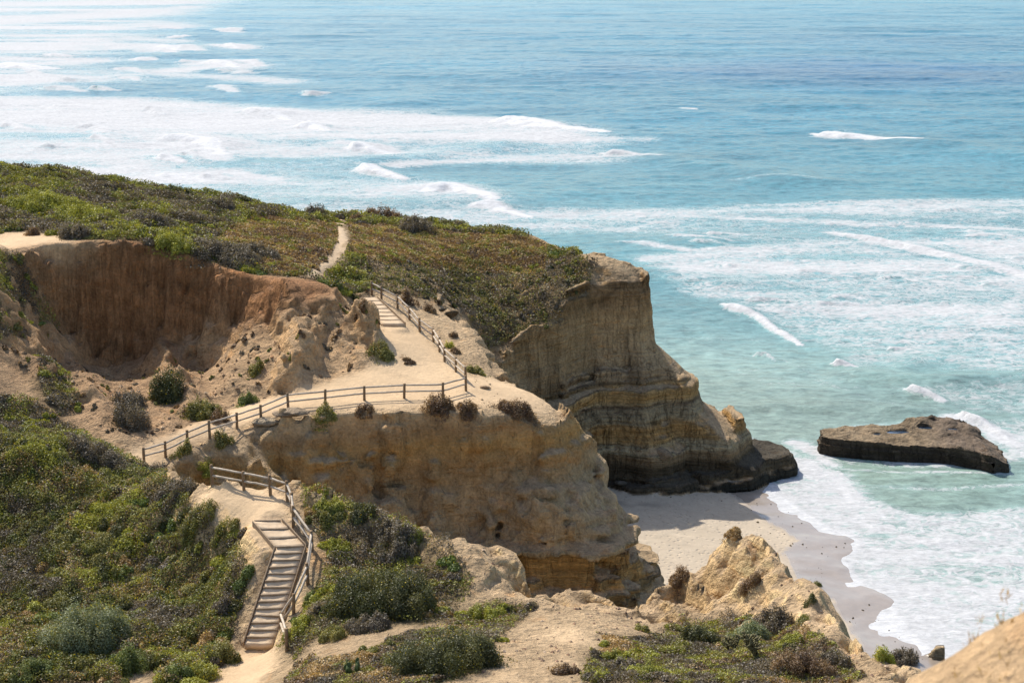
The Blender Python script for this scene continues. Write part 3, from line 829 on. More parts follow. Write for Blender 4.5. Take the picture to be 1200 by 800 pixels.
vi = np.arange(ny_ * nx_).reshape(ny_, nx_)
SQ = np.stack([vi[:-1, :-1], vi[:-1, 1:], vi[1:, 1:], vi[1:, :-1]], -1).reshape(-1, 4)


def sea_material():
    n = NT('sea_water')
    col = n.attr('Col'); foam = n.attr('foam', True)
    a = n.noise(n.pos((.40, .52, 1)), 1.0, 9, .70, .6)
    big = n.noise(n.pos((.045, .10, 1)), 1.0, 8, .68, .8)
    l = n.math('ABSOLUTE', n.math('SUBTRACT', n.noise(n.pos((.55, .70, 1)), 1.0, 6, .6, 1.4), .5))
    lace = n.ramp(l, 0, .11, 1, 0)
    fine = n.noise(n.pos((1.7, 2.1, 1)), 1.0, 6, .68)
    v = n.math('ADD', n.math('MULTIPLY', a, .44), n.math('MULTIPLY', fine, .24)); v = n.math('ADD', v, n.math('MULTIPLY', n.ramp(big, .25, .75, 0, 1, False), .30)); v = n.math('ADD', v, n.math('MULTIPLY', lace, .20))
    th = n.ramp(foam, 0, 1, .96, .16, False)
    m = n.ramp(n.math('SUBTRACT', v, th), -.10, .12, 0, 1, False)
    m = n.math('MULTIPLY', m, n.ramp(foam, .02, .16))
    m = n.math('MULTIPLY', m, n.ramp(foam, .2, .8, .86, 1.0), clamp=True)
    bub = n.math('ADD', n.math('MULTIPLY', fine, .5), n.math('MULTIPLY', n.noise(n.pos((.8, 1.1, 1)), 1.0, 7, .7, .4), .5))
    bubbles = n.math('ADD', n.ramp(bub, .34, .64, .33, .53, False), n.ramp(foam, .75, 1, 0, .08))
    tint = n.mix(n.ramp(foam, .05, .7, 0, .45), col, rgb(.30, .42, .41))
    rip = n.math('ADD', n.math('MULTIPLY', n.noise(n.pos((.55, 1.0, 1)), 1.0, 8, .68), .8), n.math('MULTIPLY', n.noise(n.pos((2.4, 3.4, 1)), 1.0, 4, .6), .18))
    shade = n.ramp(rip, .35, .63, .62, 1.34, False)  # light and dark of the ripples, painted into the water colour
    tint = n.mix(1.0, tint, gray(n, shade), 'MULTIPLY')
    c = n.mix(m, tint, gray(n, bubbles))
    h = n.math('ADD', rip, n.math('MULTIPLY', m, .12))
    ro = n.ramp(m, 0, 1, .22, .9)
    return n.done(n.principled(c, ro, n.bump(h, .6, .5), n.ramp(m, 0, 1, .27, .1), IOR=1.33))


M_SEA = sea_material()
sea = mesh_np('sea', np.column_stack([SX.ravel(), SY.ravel(), SZ.ravel()]), SQ, M_SEA, np.clip(SC.reshape(-1, 3), .005, .8), True, None, {'foam': np.clip(FOAM, 0, 1).ravel()})
tag(sea, 'turquoise ocean with lines of white surf rolling into the cove', 'sea', None, 'structure')

# ------------------------------------------------------------------ vegetation
def leaf_material():
    n = NT('foliage'); col = n.attr('Col')
    d = n.n('ShaderNodeBsdfDiffuse'); n.link(col, d.inputs['Color'])
    t = n.n('ShaderNodeBsdfTranslucent'); n.link(n.mix(1.0, col, rgb(1.25, 1.15, .6), 'MULTIPLY'), t.inputs['Color'])
    g = n.n('ShaderNodeBsdfGlossy'); g.inputs['Roughness'].default_value = .5
    m = n.n('ShaderNodeMixShader'); m.inputs[0].default_value = .28; n.link(d.outputs[0], m.inputs[1]); n.link(t.outputs[0], m.inputs[2])
    m2 = n.n('ShaderNodeMixShader'); m2.inputs[0].default_value = .03; n.link(m.outputs[0], m2.inputs[1]); n.link(g.outputs[0], m2.inputs[2])
    return n.done(m2.outputs[0])


M_LEAF = leaf_material()
PAL = {
    'dark': [(0.057, 0.064, 0.021), (0.078, 0.083, 0.025), (0.109, 0.106, 0.034)],
    'olive': [(0.150, 0.146, 0.036), (0.195, 0.189, 0.046), (0.247, 0.221, 0.072)],
    'lime': [(0.268, 0.268, 0.037), (0.329, 0.323, 0.049), (0.232, 0.232, 0.043)],
    'green': [(0.098, 0.132, 0.032), (0.138, 0.178, 0.040), (0.184, 0.213, 0.057)],
    'sage': [(0.180, 0.204, 0.102), (0.240, 0.258, 0.132), (0.132, 0.156, 0.072)],
    'grey': [(.155, .125, .088), (.20, .165, .118), (.12, .097, .068)],
    'brown': [(0.195, 0.124, 0.065), (0.260, 0.169, 0.085), (0.143, 0.091, 0.058)],
    'dry': [(0.360, 0.240, 0.102), (0.288, 0.180, 0.072), (0.432, 0.312, 0.156)],
    'rust': [(0.304, 0.142, 0.043), (0.257, 0.123, 0.048), (0.237, 0.162, 0.057)],
    'yellow': [(0.374, 0.352, 0.044), (0.440, 0.396, 0.066), (0.286, 0.308, 0.044)],
}


def leaf_quads(P, N, size, cols, aspect=.6, up=0.0):
    """Four-cornered leaves at P facing N (with jitter)."""
    n = len(P)
    N = N + rng.normal(0, .55, (n, 3)); N /= np.linalg.norm(N, axis=1)[:, None] + 1e-9
    R = rng.normal(0, 1, (n, 3)); R[:, 2] += up * 4
    T = R - (R * N).sum(1)[:, None] * N; T /= np.linalg.norm(T, axis=1)[:, None] + 1e-9
    B = np.cross(N, T)
    s = (size * rng.uniform(.6, 1.3, n))[:, None]
    c = [P + T * s, P + B * s * aspect, P - T * s, P - B * s * aspect]
    V = np.stack(c, 1).reshape(-1, 3)
    Q = np.arange(4 * n).reshape(-1, 4)
    return V, Q, np.repeat(cols, 4, 0)


def shrub_cloud(cx, cy, rx, ry, h, kind, leaf, base=None, dens=2.4, accent=.0, lumps=None):
    """Leaf positions for one bush: several rounded lumps over an oval footprint on the ground."""
    pal = np.array(PAL[kind])
    nl = lumps or max(3, int(5 + 5 * rx * ry))
    Ps, Ns, Cs, Sz = [], [], [], []
    area = 2 * math.pi * rx * ry * 1.1
    tot = int(dens * area / (leaf * leaf * 1.2 * 1.0)) + 20
    a = rng.uniform(0, 2 * math.pi, nl); r = np.sqrt(rng.uniform(0, .72, nl))
    lx = cx + rx * r * np.cos(a); ly = cy + ry * r * np.sin(a); lh = h * (1 - .65 * r * r) * rng.uniform(.7, 1.1, nl)
    lr = np.minimum(rx, ry) * rng.uniform(.34, .6, nl) * min(1.0, (6.0 / nl) ** .33)
    per = max(8, tot // nl)
    for i in range(nl):
        d = rng.normal(0, 1, (per, 3)); d[:, 2] = np.abs(d[:, 2]) - .25; d /= np.linalg.norm(d, axis=1)[:, None]
        k = rng.triangular(.45, 1.0, 1.28, per)[:, None]
        p = d * k * np.array([lr[i], lr[i], max(lh[i] * .8, .12)])
        p[:, :2] += [lx[i], ly[i]]
        gl = max(float(ground(lx[i], ly[i])), float(ground(cx, cy)) - .45 * max(rx, ry))
        p[:, 2] += np.clip(ground(p[:, 0], p[:, 1]), gl - .2, gl + .25) * .5 + gl * .5 + lh[i] * .12
        if i % 4 == 3:
            sk = rng.random(per) < .3
            p[sk, :2] = np.array([cx, cy]) + (p[sk, :2] - [cx, cy]) * rng.uniform(1.1, 1.6, (int(sk.sum()), 1))
            p[sk, 2] = ground(p[sk, 0], p[sk, 1]).clip(gl - .5, gl + .2) + rng.uniform(0, .12, int(sk.sum()))
        tone = pal[rng.integers(0, len(pal))] * rng.uniform(.72, 1.28)
        cc = (tone * .75 + .25 * pal[rng.integers(0, len(pal), per)]) * rng.uniform(.8, 1.2, per)[:, None]
        if accent:
            m = rng.random(per) < accent
            cc[m] = np.array([.55, .40, .02])
        Ps.append(p); Ns.append(d); Cs.append(cc); Sz.append(np.full(per, leaf))
    return np.vstack(Ps), np.vstack(Ns), np.vstack(Cs), np.concatenate(Sz)


def leaf_at(Yd):
    return np.clip(.045 + .00050 * (Yd - 60), .045, .1)


def mask_points(mask, n):
    I, J = np.nonzero(mask)
    k = rng.integers(0, len(I), n)
    return GX[I[k]] + rng.uniform(-.5, .5, n) * STEP, GY[J[k]] + rng.uniform(-.5, .5, n) * STEP


def cover(name, mask, per_m2, rad, hgt, kinds, label, gaps=.25, flowers=0.0, dens=2.0, grass=0.0, cell=5, leafk=1.0, mat=0.0, mat_h=.4):
    """Low scrub carpeting a slope: many small mounds of leaves as one mesh."""
    area = mask.sum() * STEP * STEP
    n = int(area * per_m2)
    xs, yy = mask_points(mask, n)
    patchy = fbm(xs, yy, cell, 3, 4) * .5 + .5
    keep = fbm(xs, yy, 3.0, 3, 9) > -1 + 2 * gaps * .75
    names = [k for k, _ in kinds]; cum = np.cumsum([v for _, v in kinds]); cum = cum / cum[-1]
    q = np.clip((patchy - .5) * 1.9 + .5 + rng.normal(0, .16, n), 0, .999)
    PP, NN, CC, SS = [], [], [], []
    for i in np.nonzero(keep)[0]:
        kind = names[int(np.searchsorted(cum, q[i]))]
        r = rng.uniform(*rad) * rng.uniform(.7, 1.25)
        lf = leaf_at(yy[i]) * leafk
        p, d, cc, s = shrub_cloud(xs[i], yy[i], r, r * rng.uniform(.7, 1.1), rng.uniform(*hgt), kind, lf, dens=dens, accent=flowers * (rng.random() < .35), lumps=3)
        PP.append(p); NN.append(d); CC.append(cc); SS.append(s)
    if mat:
        # a tangled mat between the mounds
        Yavg = GY[np.nonzero(mask)[1]].mean(); lf = float(leaf_at(Yavg)) * leafk
        m = int(area * mat / (lf * lf * 1.2))
        mx, my = mask_points(mask, m)
        keepm = fbm(mx, my, 2.6, 4, 9) + .25 * rng.normal(0, 1, m) > -1 + 2 * gaps * .85
        mx, my = mx[keepm], my[keepm]; m = len(mx)
        can = np.clip(.15 + .95 * (1 - 2.3 * np.abs(fbm(mx, my, 2.4, 3, 5))) + .3 * fbm(mx, my, .7, 2, 6), .05, 1.2)
        dep = rng.random(m) ** .6
        pz_ = ground(mx, my) + mat_h * can * dep + .02
        tone_i = np.clip((fbm(mx, my, cell * .8, 4, 4) * .5 + .2 * fbm(mx, my, .9, 2, 8)) * 2.9 + .5 + rng.normal(0, .10, m), 0, .999)
        ki = np.searchsorted(cum, tone_i)
        allp = np.array([np.array(PAL[k])[:3] for k in names])
        pj = np.clip(((fbm(mx, my, .8, 2, 10) + rng.normal(0, .12, m)) * 1.6 + .5) * 3, 0, 2.99).astype(int)
        cm = allp[np.clip(ki, 0, len(names) - 1), pj] * (rng.uniform(.85, 1.15, m) * (1 + .55 * fbm(mx, my, 1.3, 3, 7)))[:, None]
        if flowers:
            fl_ = rng.random(m) < flowers * .8 * smooth(0, .4, fbm(mx, my, 2.5, 2, 3))
            cm[fl_] = np.array([.6, .44, .02])
        nm_ = rng.normal(0, .6, (m, 3)); nm_[:, 2] += .8
        PP.append(np.column_stack([mx, my, pz_])); NN.append(nm_); CC.append(cm); SS.append(np.full(m, lf))
    P = np.vstack(PP); N = np.vstack(NN); C = np.vstack(CC); S = np.concatenate(SS)
    V, Q, Cq = leaf_quads(P, N, S, C)
    if grass:
        m = int(area * grass); gx_, gy_ = mask_points(mask, m)
        gz = ground(gx_, gy_) + .08
        pal = np.array(PAL['dry'] + PAL['olive'][:1]); cg = pal[rng.integers(0, len(pal), m)] * rng.uniform(.7, 1.2, m)[:, None]
        Nn = rng.normal(0, 1, (m, 3)); Nn[:, 2] *= .2
        V2, Q2, C2 = leaf_quads(np.column_stack([gx_, gy_, gz]), Nn, leaf_at(gy_) * 1.9, cg, .16, 1.0)
        Q = np.vstack([Q, Q2 + len(V)]); V = np.vstack([V, V2]); Cq = np.vstack([Cq, C2])
    o = mesh_np(name, V, Q, M_LEAF, np.clip(Cq, .01, .6), False)
    return tag(o, label, 'scrub', None, 'stuff')


V_PL = v_plateau & (PY < 300) ; V_HS = v_plateau & ~V_PL & (PX > 430); V_PL = v_plateau & ~V_HS
sandy = (SAND > .25) | ((poly_dist(np.array(trail_w), X, Y) < .5) & INS)
brownzone = region([(290,255),(400,262),(390,320),(330,325),(240,290)], 112, 150) | region([(405,262),(640,282),(640,320),(500,318),(410,300)], 115, 150)
cover('coastal_scrub', V_PL & ~brownzone & ~sandy, .5, (.45, 1.15), (.2, .5), [('grey', .8), ('olive', 1.5), ('lime', 2.0), ('olive', .7), ('green', .5), ('dark', .3), ('olive', .9), ('grey', 1.0)], 'patchwork of yellow-green and grey scrub carpeting the far plateau', .03, .015, 1.6, 5, 8, 1, 1.8, .6)
cover('dry_grass', brownzone & v_plateau & ~sandy, .6, (.22, .55), (.12, .3), [('brown', 1), ('dry', 1.8), ('olive', 1.4), ('lime', .6), ('dry', .8), ('brown', .5)], 'brownish dry grass and low scrub on the plateau either side of the narrow trail', .05, 0, 1.5, 20, 3, 1, 1.5, .22)
cover('slope_scrub', V_HS & ~brownzone & ~sandy, .9, (.22, .5), (.15, .42), [('grey', .8), ('olive', 1.2), ('dark', .7), ('olive', .8), ('grey', 1.0), ('dry', .4), ('dark', .5), ('lime', .3), ('grey', .5)], 'dark speckled scrub on the shaded headland slope above the cliff', .36, 0, 1.8, 4, 3, 1, 1.3, .35)
cover('mixed_scrub', v_left & ~sandy, .8, (.3, .7), (.18, .4), [('grey', 1), ('olive', 1), ('lime', 1.2), ('green', .5), ('grey', .8)], 'mixed green and grey scrub left of the bare eroded scarp', .2, .01, 2, 4, 4, 1, 1.5, .35)
cover('hill_scrub', v_hill & ~sandy, 1.1, (.35, .95), (.3, .7), [('grey', 1.0), ('dark', .6), ('olive', 1.4), ('lime', .4), ('green', .4), ('dark', .8), ('olive', .8), ('dry', .8), ('grey', .9), ('lime', .3)], 'dense dark green and grey-brown scrub with yellow flowers left of the lower stairs', .0, .03, 1.7, 30, 6, .95, 1.9, .6)
cover('ridge_scrub', v_ridge & ~sandy, .9, (.28, .75), (.15, .4), [('grey', .6), ('olive', 1.3), ('lime', 1.5), ('green', .4), ('dry', .5), ('olive', .6), ('grey', .6)], 'low yellow-green and grey scrub on the ridge right of the lower stairs', .52, .01, 1.8, 8, 3, 1, 1.5, .3)
cover('knoll_scrub', (v_fore | v_front) & ~sandy, 1.0, (.22, .55), (.12, .34), [('grey', 1), ('olive', 1.1), ('lime', .9), ('brown', .9), ('grey', .9), ('dry', .3)], 'thin patchy scrub and dry tufts on the nearest bare knoll', .33, .005, 1.9, 9, 2.5, 1, 1.4, .28)
bowl_bits = (BOWL > .4) & ~sandy & (VEG < .3) & (SCARP < .3)
cover('sparse_scrub', bowl_bits, .5, (.12, .35), (.08, .22), [('olive', 1), ('brown', 1.2), ('grey', 1.2), ('green', .4)], 'scattered small tufts growing on the bare rubble below the scarp', .35, 0, 1.8, .6, 3)

# shrubs one can point at: (px, py of the foot, width px, height/width, kind, label)
SHRUBS = [
    (450,722,150,.28,'dark','large dark green rounded shrub on the ridge right of the lower stairs'),
    (518,792,150,.34,'dark','very large dark green shrub at the front edge of the nearest slope'),
    (152,505,50,.75,'grey','round grey leafless-looking shrub at the foot of the red scarp'),
    (193,470,52,.62,'dark','bushy green shrub in the rubble directly below the scarp'),
    (150,478,40,.5,'grey','smaller grey shrub wedged above the round grey one below the scarp'),
    (238,492,46,.45,'olive','olive shrub beside the path at the foot of the rubble slope'),
    (258,496,22,.9,'brown','small dark brown shrub overhanging the path edge beyond the fence'),
    (112,545,80,.34,'grey','grey-purple shrub mound on the crest in front of the sandy path'),
    (95,765,120,.42,'sage','big pale sage-green shrub low on the scrub hill left of the stairs'),
    (150,790,58,.55,'green','bright green dome shrub beside the bare sandy patch at lower left'),
    (205,800,42,.5,'green','small bright green shrub at the bottom beside the sandy patch'),
    (258,778,52,.5,'olive','olive shrub overhanging the sandy bank left of the stair foot'),
    (35,800,60,.4,'green','green shrub in the lower left corner of the scrub hill'),
    (513,490,40,.5,'brown','dark brown rounded bush hanging on the bluff rim below the viewpoint fence'),
    (547,491,30,.45,'brown','small grey-brown bush on the bluff rim right of the dark rounded one'),
    (607,489,46,.36,'brown','wide flat brown bush near the end of the viewpoint bluff'),
    (378,496,36,.35,'olive','small olive bush on the bluff rim under the left part of the fence'),
    (428,500,20,.5,'brown','tiny brown bush at the rim under the middle of the viewpoint fence'),
    (479,357,22,.8,'brown','dark round bush right of the upper stairs'),
    (414,352,20,.5,'dark','dark bush at the left of the upper stair top'),
    (426,367,13,1.0,'brown','narrow dark bush against the left side of the upper stairs'),
    (503,366,14,.9,'brown','small leaning brown bush on the pale rock right of the upper fence'),
    (556,438,24,.45,'olive','flat olive bush just outside the fence corner'),
    (527,408,11,.8,'yellow','small yellow bush outside the upper fence'),
    (534,414,13,.5,'brown','low brown tuft beside the small yellow bush'),
    (531,396,10,.8,'brown','little dark tuft above the small yellow bush outside the fence'),
    (446,420,34,.36,'olive','dark olive bush at the foot of the rock outcrop left of the path'),
    (478,427,14,.35,'brown','low brown tuft on the bare sand right of the rock outcrop'),
    (62,206,24,.55,'dark','dark bush topping the skyline at the far left of the plateau'),
    (125,224,24,.4,'grey','grey bush on the plateau skyline second from the left'),
    (205,232,44,.32,'dark','long dark green bush along the plateau skyline'),
    (258,247,40,.38,'grey','wide dark grey bush below the middle of the plateau skyline'),
    (288,240,20,.5,'dark','small dark bush on the skyline left of the trail'),
    (372,255,36,.4,'grey','dark mound bush just left of the trail where it meets the skyline'),
    (450,259,50,.34,'brown','broad brown bush on the skyline right of the trail'),
    (418,260,20,.5,'brown','small brown bush between the trail end and the broad brown bush'),
    (488,273,46,.4,'grey','grey-brown mounded bush on the brown part of the headland top'),
    (570,268,18,.5,'brown','small bush on the bare pale edge of the headland skyline'),
    (87,280,44,.42,'grey','dark grey bush by the bare sandy spot above the scarp'),
    (38,276,16,.6,'brown','small rust-brown bush in front of the bare sandy spot above the scarp'),
    (50,250,110,.18,'lime','long yellow-green mound on the left of the plateau'),
    (95,262,90,.2,'lime','second long yellow-green mound lower on the plateau slope'),
    (205,292,70,.22,'lime','bright green and yellow mound just behind the scarp edge'),
    (170,268,80,.22,'grey','grey-purple shrub carpet between the two plateau mounds and the scarp'),
    (255,306,100,.16,'grey','long dark grey shrub strip along the scarp edge'),
    (300,300,60,.2,'grey','dark purple shrub patch behind the right end of the scarp'),
    (392,338,40,.2,'green','green bush strip below the trail end'),
    (420,341,34,.2,'lime','yellow-green bush above the upper stairs'),
    (290,474,26,.5,'green','bright green bush at the foot of the lit rubble slope by the path'),
    (300,440,20,.7,'olive','olive bush on the lit rubble slope above the bright green one'),
    (262,524,28,.5,'olive','olive bush on the rock outside the lower end of the viewpoint fence'),
    (216,540,30,.55,'olive','dark olive bush outside the fence near its lower end'),
    (190,560,46,.45,'grey','grey bush on the crest between the path fence end and the landing fence'),
    (241,562,18,.6,'lime','small lime-green bush at the left end of the landing fence'),
    (385,604,38,.42,'lime','lime-green bush right of the landing fence'),
    (372,620,34,.4,'olive','olive bush just outside the fence at the stair head'),
    (425,612,40,.35,'dark','dark bush on the ridge crest beyond the landing fence'),
    (455,628,40,.4,'grey','grey bush on the ridge crest right of the dark one'),
    (465,655,66,.38,'grey','grey-purple bush mound mid ridge above the large dark shrub'),
    (478,640,40,.45,'lime','lime-green bush beside the grey-purple mound on the ridge'),
    (395,650,30,.45,'lime','lime-green bush on sand between the stairs fence and the ridge'),
    (362,706,14,1.1,'green','small upright green bush in the shadow of the stair handrail'),
    (350,745,40,.45,'lime','lime-green bush at the foot of the stair handrail'),
    (388,752,34,.45,'olive','olive bush right of the stair handrail foot'),
    (430,738,60,.32,'grey','grey straggly bush below the large dark ridge shrub'),
    (570,728,50,.4,'lime','yellow-green bush at the right end of the very large dark shrub'),
    (232,622,44,.5,'olive','olive bush below the orange bank left of the landing'),
    (262,640,36,.5,'olive','olive bush at the edge of the orange bank nearest the stairs'),
    (200,590,60,.42,'grey','grey-brown bush left of the orange bank'),
    (725,775,34,.4,'lime','lime-green cushion bush on the bare knoll'),
    (735,785,40,.35,'grey','grey bush directly below the lime-green cushion on the knoll'),
    (665,790,34,.4,'brown','brown bush on the left of the bare knoll'),
    (705,798,26,.5,'lime','small bright yellow-green bush at the bottom of the bare knoll'),
    (760,795,60,.3,'lime','long yellow-green bush low on the knoll'),
    (815,756,60,.45,'dark','dark green bush in front of the pale sandstone fin'),
    (880,750,66,.38,'sage','pale green bush behind the branching cactus'),
    (905,745,60,.4,'grey','grey bush right of the branching cactus'),
    (945,795,96,.40,'brown','wide purple-brown bush at the lower right of the near slope'),
    (980,790,50,.4,'grey','grey-brown bush on the slope edge right of the purple-brown one'),
    (930,760,44,.3,'lime','lime-green bush above the purple-brown one'),
    (1035,774,30,.6,'yellow','yellow-green cushion bush on the sand ridge at lower right'),
    (1062,778,44,.38,'grey','dark grey bush beside the yellow-green cushion at lower right'),
    (949,710,14,.8,'dark','small round dark bush on the sand ridge behind the fin'),
    (937,732,20,.4,'olive','flat little bush on the bare sand ridge'),
    (958,688,11,.6,'olive','tiny bush at the seaward edge of the sand ridge'),
    (860,632,22,.25,'dry','dry grassy tuft on the very top of the sandstone fin'),
    (797,688,24,.7,'brown','dry twiggy bush on the left shoulder of the sandstone fin'),
    (880,690,26,.7,'brown','brown bush clinging to the face of the sandstone fin'),
    (752,740,18,.5,'olive','small dark bush at the left foot of the sandstone fin'),
]
for px, py, wpx, hr, kind, label in SHRUBS:
    g = march(px, py)
    if g is None: continue
    Wm = wpx * g[1] / 1940
    rx = Wm / 2; ry = max(rx * .75, min(rx, .5)); h = Wm * hr * 1.15
    cy = g[1] + ry * .55
    lf = leaf_at(g[1]) * (.8 if Wm > 1 else .62)
    P, N, C, S = shrub_cloud(g[0], cy, rx, ry, h, kind, lf, dens=3.0, accent=.012 if kind in ('dark', 'sage', 'olive') else 0, lumps=int(7 + min(46, 14 * rx * ry)))
    org = np.array([g[0], cy, float(ground(g[0], cy))])
    V, Q, Cq = leaf_quads(P - org, N, S, C)
    # woody stems fan out from the root
    o = mesh_np('shrub', V, Q, M_LEAF, np.clip(Cq, .01, .6), False)
    o.location = org
    tag(o, label, 'shrub', 'shrubs on the bluffs')

# ------------------------------------------------------------------ solid shapes
class MB:
    def __init__(s): s.V = []; s.F = []

    def add(s, V, F):
        o = len(s.V); s.V += [tuple(map(float, v)) for v in V]; s.F += [tuple(i + o for i in f) for f in F]; return s

    def tube(s, a, b, r0, r1=None, n=8, wob=0.0):
        a = Vector(a); b = Vector(b); r1 = r0 if r1 is None else r1
        d = (b - a).normalized(); u = d.orthogonal().normalized(); w = d.cross(u)
        V = []
        segs = 4
        for k in range(segs + 1):
            t = k / segs; c = a.lerp(b, t); r = (r0 + (r1 - r0) * t)
            if 0 < k < segs and wob: c = c + u * random.uniform(-wob, wob) + w * random.uniform(-wob, wob)
            for i in range(n):
                q = 2 * math.pi * i / n; rr = r * (1 + random.uniform(-.08, .08))
                V.append(c + (u * math.cos(q) + w * math.sin(q)) * rr)
        F = [(k * n + i, k * n + (i + 1) % n, (k + 1) * n + (i + 1) % n, (k + 1) * n + i) for k in range(segs) for i in range(n)]
        F += [tuple(range(n - 1, -1, -1)), tuple(range(segs * n, segs * n + n))]
        return s.add(V, F)

    def beam(s, a, b, width, height, side=None):
        """A squared timber from a to b; `height` is measured up."""
        a = Vector(a); b = Vector(b); d = (b - a).normalized()
        r = (Vector(side) if side else d.cross(Vector((0, 0, 1)))).normalized() * (width / 2); u = Vector((0, 0, height / 2))
        V = [a - r - u, a + r - u, a + r + u, a - r + u, b - r - u, b + r - u, b + r + u, b - r + u]
        return s.add(V, [(0, 1, 2, 3), (7, 6, 5, 4), (0, 4, 5, 1), (1, 5, 6, 2), (2, 6, 7, 3), (3, 7, 4, 0)])

    def build(s, name, mat, parent=None, org=None, shade=False, bevel=0.0):
        V = np.array(s.V)
        if org is not None: V = V - np.array(org)
        me = bpy.data.meshes.new(name); me.from_pydata(V.tolist(), [], s.F); me.update()
        if shade: me.polygons.foreach_set('use_smooth', [True] * len(me.polygons))
        me.materials.append(mat)
        import bmesh
        bm = bmesh.new(); bm.from_mesh(me); bmesh.ops.recalc_face_normals(bm, faces=bm.faces)
        if bevel: bmesh.ops.bevel(bm, geom=bm.edges[:], offset=bevel, segments=1, affect='EDGES')
        bm.to_mesh(me); bm.free()
        o = bpy.data.objects.new(name, me); COL.objects.link(o)
        if parent: o.parent = parent
        return o


def wood(name, a, b):
    n = NT(name); g = n.n('ShaderNodeTexCoord').outputs['Object']
    f = n.noise(n.pos((5, 5, 5)), 1.0, 6, .65); gr = n.noise(n.pos((3, 3, 40)), 1.0, 3, .5)
    c = n.mix(n.ramp(n.math('ADD', n.math('MULTIPLY', f, .6), n.math('MULTIPLY', gr, .4)), .35, .65), rgb(*a), rgb(*b))
    return n.done(n.principled(c, .85, n.bump(gr, .4, .02), .2))


M_POST = wood('post_wood', (.17, .105, .055), (.27, .18, .10))
M_RAIL = wood('rail_wood', (.36, .29, .215), (.52, .44, .345))
M_BOARD = wood('board_wood', (.26, .18, .11), (.38, .28, .18))
M_RISER = wood('riser_wood', (.21, .15, .095), (.32, .235, .155))


def sand_material(name, a, b):
    n = NT(name); f = n.noise(n.pos(), 3.0, 7, .65)
    return n.done(n.principled(n.mix(n.ramp(f, .3, .7), rgb(*a), rgb(*b)), .95, n.bump(f, .5, .08), .1))


M_FILL = sand_material('step_sand', (.52, .385, .25), (.60, .455, .305))


# ------------------------------------------------------------------ fences
def on_ground(px, py):
    g = march(px, py)
    return Vector((g[0], g[1], float(ground(g[0], g[1]))))


def fence(bases, hgt, label, lean=None):
    root = empty('wooden_fence', bases[len(bases) // 2], label, 'fence')
    o = root.location.copy()
    tops = []
    for i, b in enumerate(bases):
        tilt = Vector((random.uniform(-.04, .04), random.uniform(-.04, .04), 0))
        h = hgt * random.uniform(.97, 1.05)
        m = MB().tube(b - Vector((0, 0, .35)), b + Vector((0, 0, h)) + tilt, .085, .078, 9)
        m.build('post', M_POST, root, o, True)
        tops.append((b, tilt, h))
    for i in range(len(bases) - 1):
        for f in (.88, .46):
            (a, ta, ha), (b, tb, hb) = tops[i], tops[i + 1]
            off = Vector((0, -.0, 0))
            pa = a + Vector((0, 0, hgt * f)) + ta * f; pb = b + Vector((0, 0, hgt * f)) + tb * f
            e = (pb - pa).normalized() * .06
            MB().tube(pa - e, pb + e, .058, .052, 8, .015).build('rail', M_RAIL, root, o, True)
    return root


UP_FENCE = [(436,346),(447,352),(466,362),(480,375),(492,389),(508,401),(515,413),(521,424),(534,436),(546,447)]
VP_FENCE = [(546,458),(519,466),(473.5,467),(427,469),(381,474),(338,479),(306,493),(278,502.5),(246,514),(219.5,524),(194,536),(169,543)]
LOW_FENCE = [(249,568),(286,575),(317,581),(337,587),(342,600),(344,617),(366,646),(361,685),(344,720),(329,741),(336,763)]
pts_up = [on_ground(*p) for p in UP_FENCE]; pts_vp = [on_ground(*p) for p in VP_FENCE]; pts_low = [on_ground(*p) for p in LOW_FENCE]
fence(pts_up, .98, 'post-and-rail fence running down beside the upper stairs to the corner')
fence(pts_vp, .95, 'long two-rail fence along the edge of the sandy viewpoint path')
fence(pts_low, 1.0, 'two-rail fence round the landing and down the right side of the lower stairs')


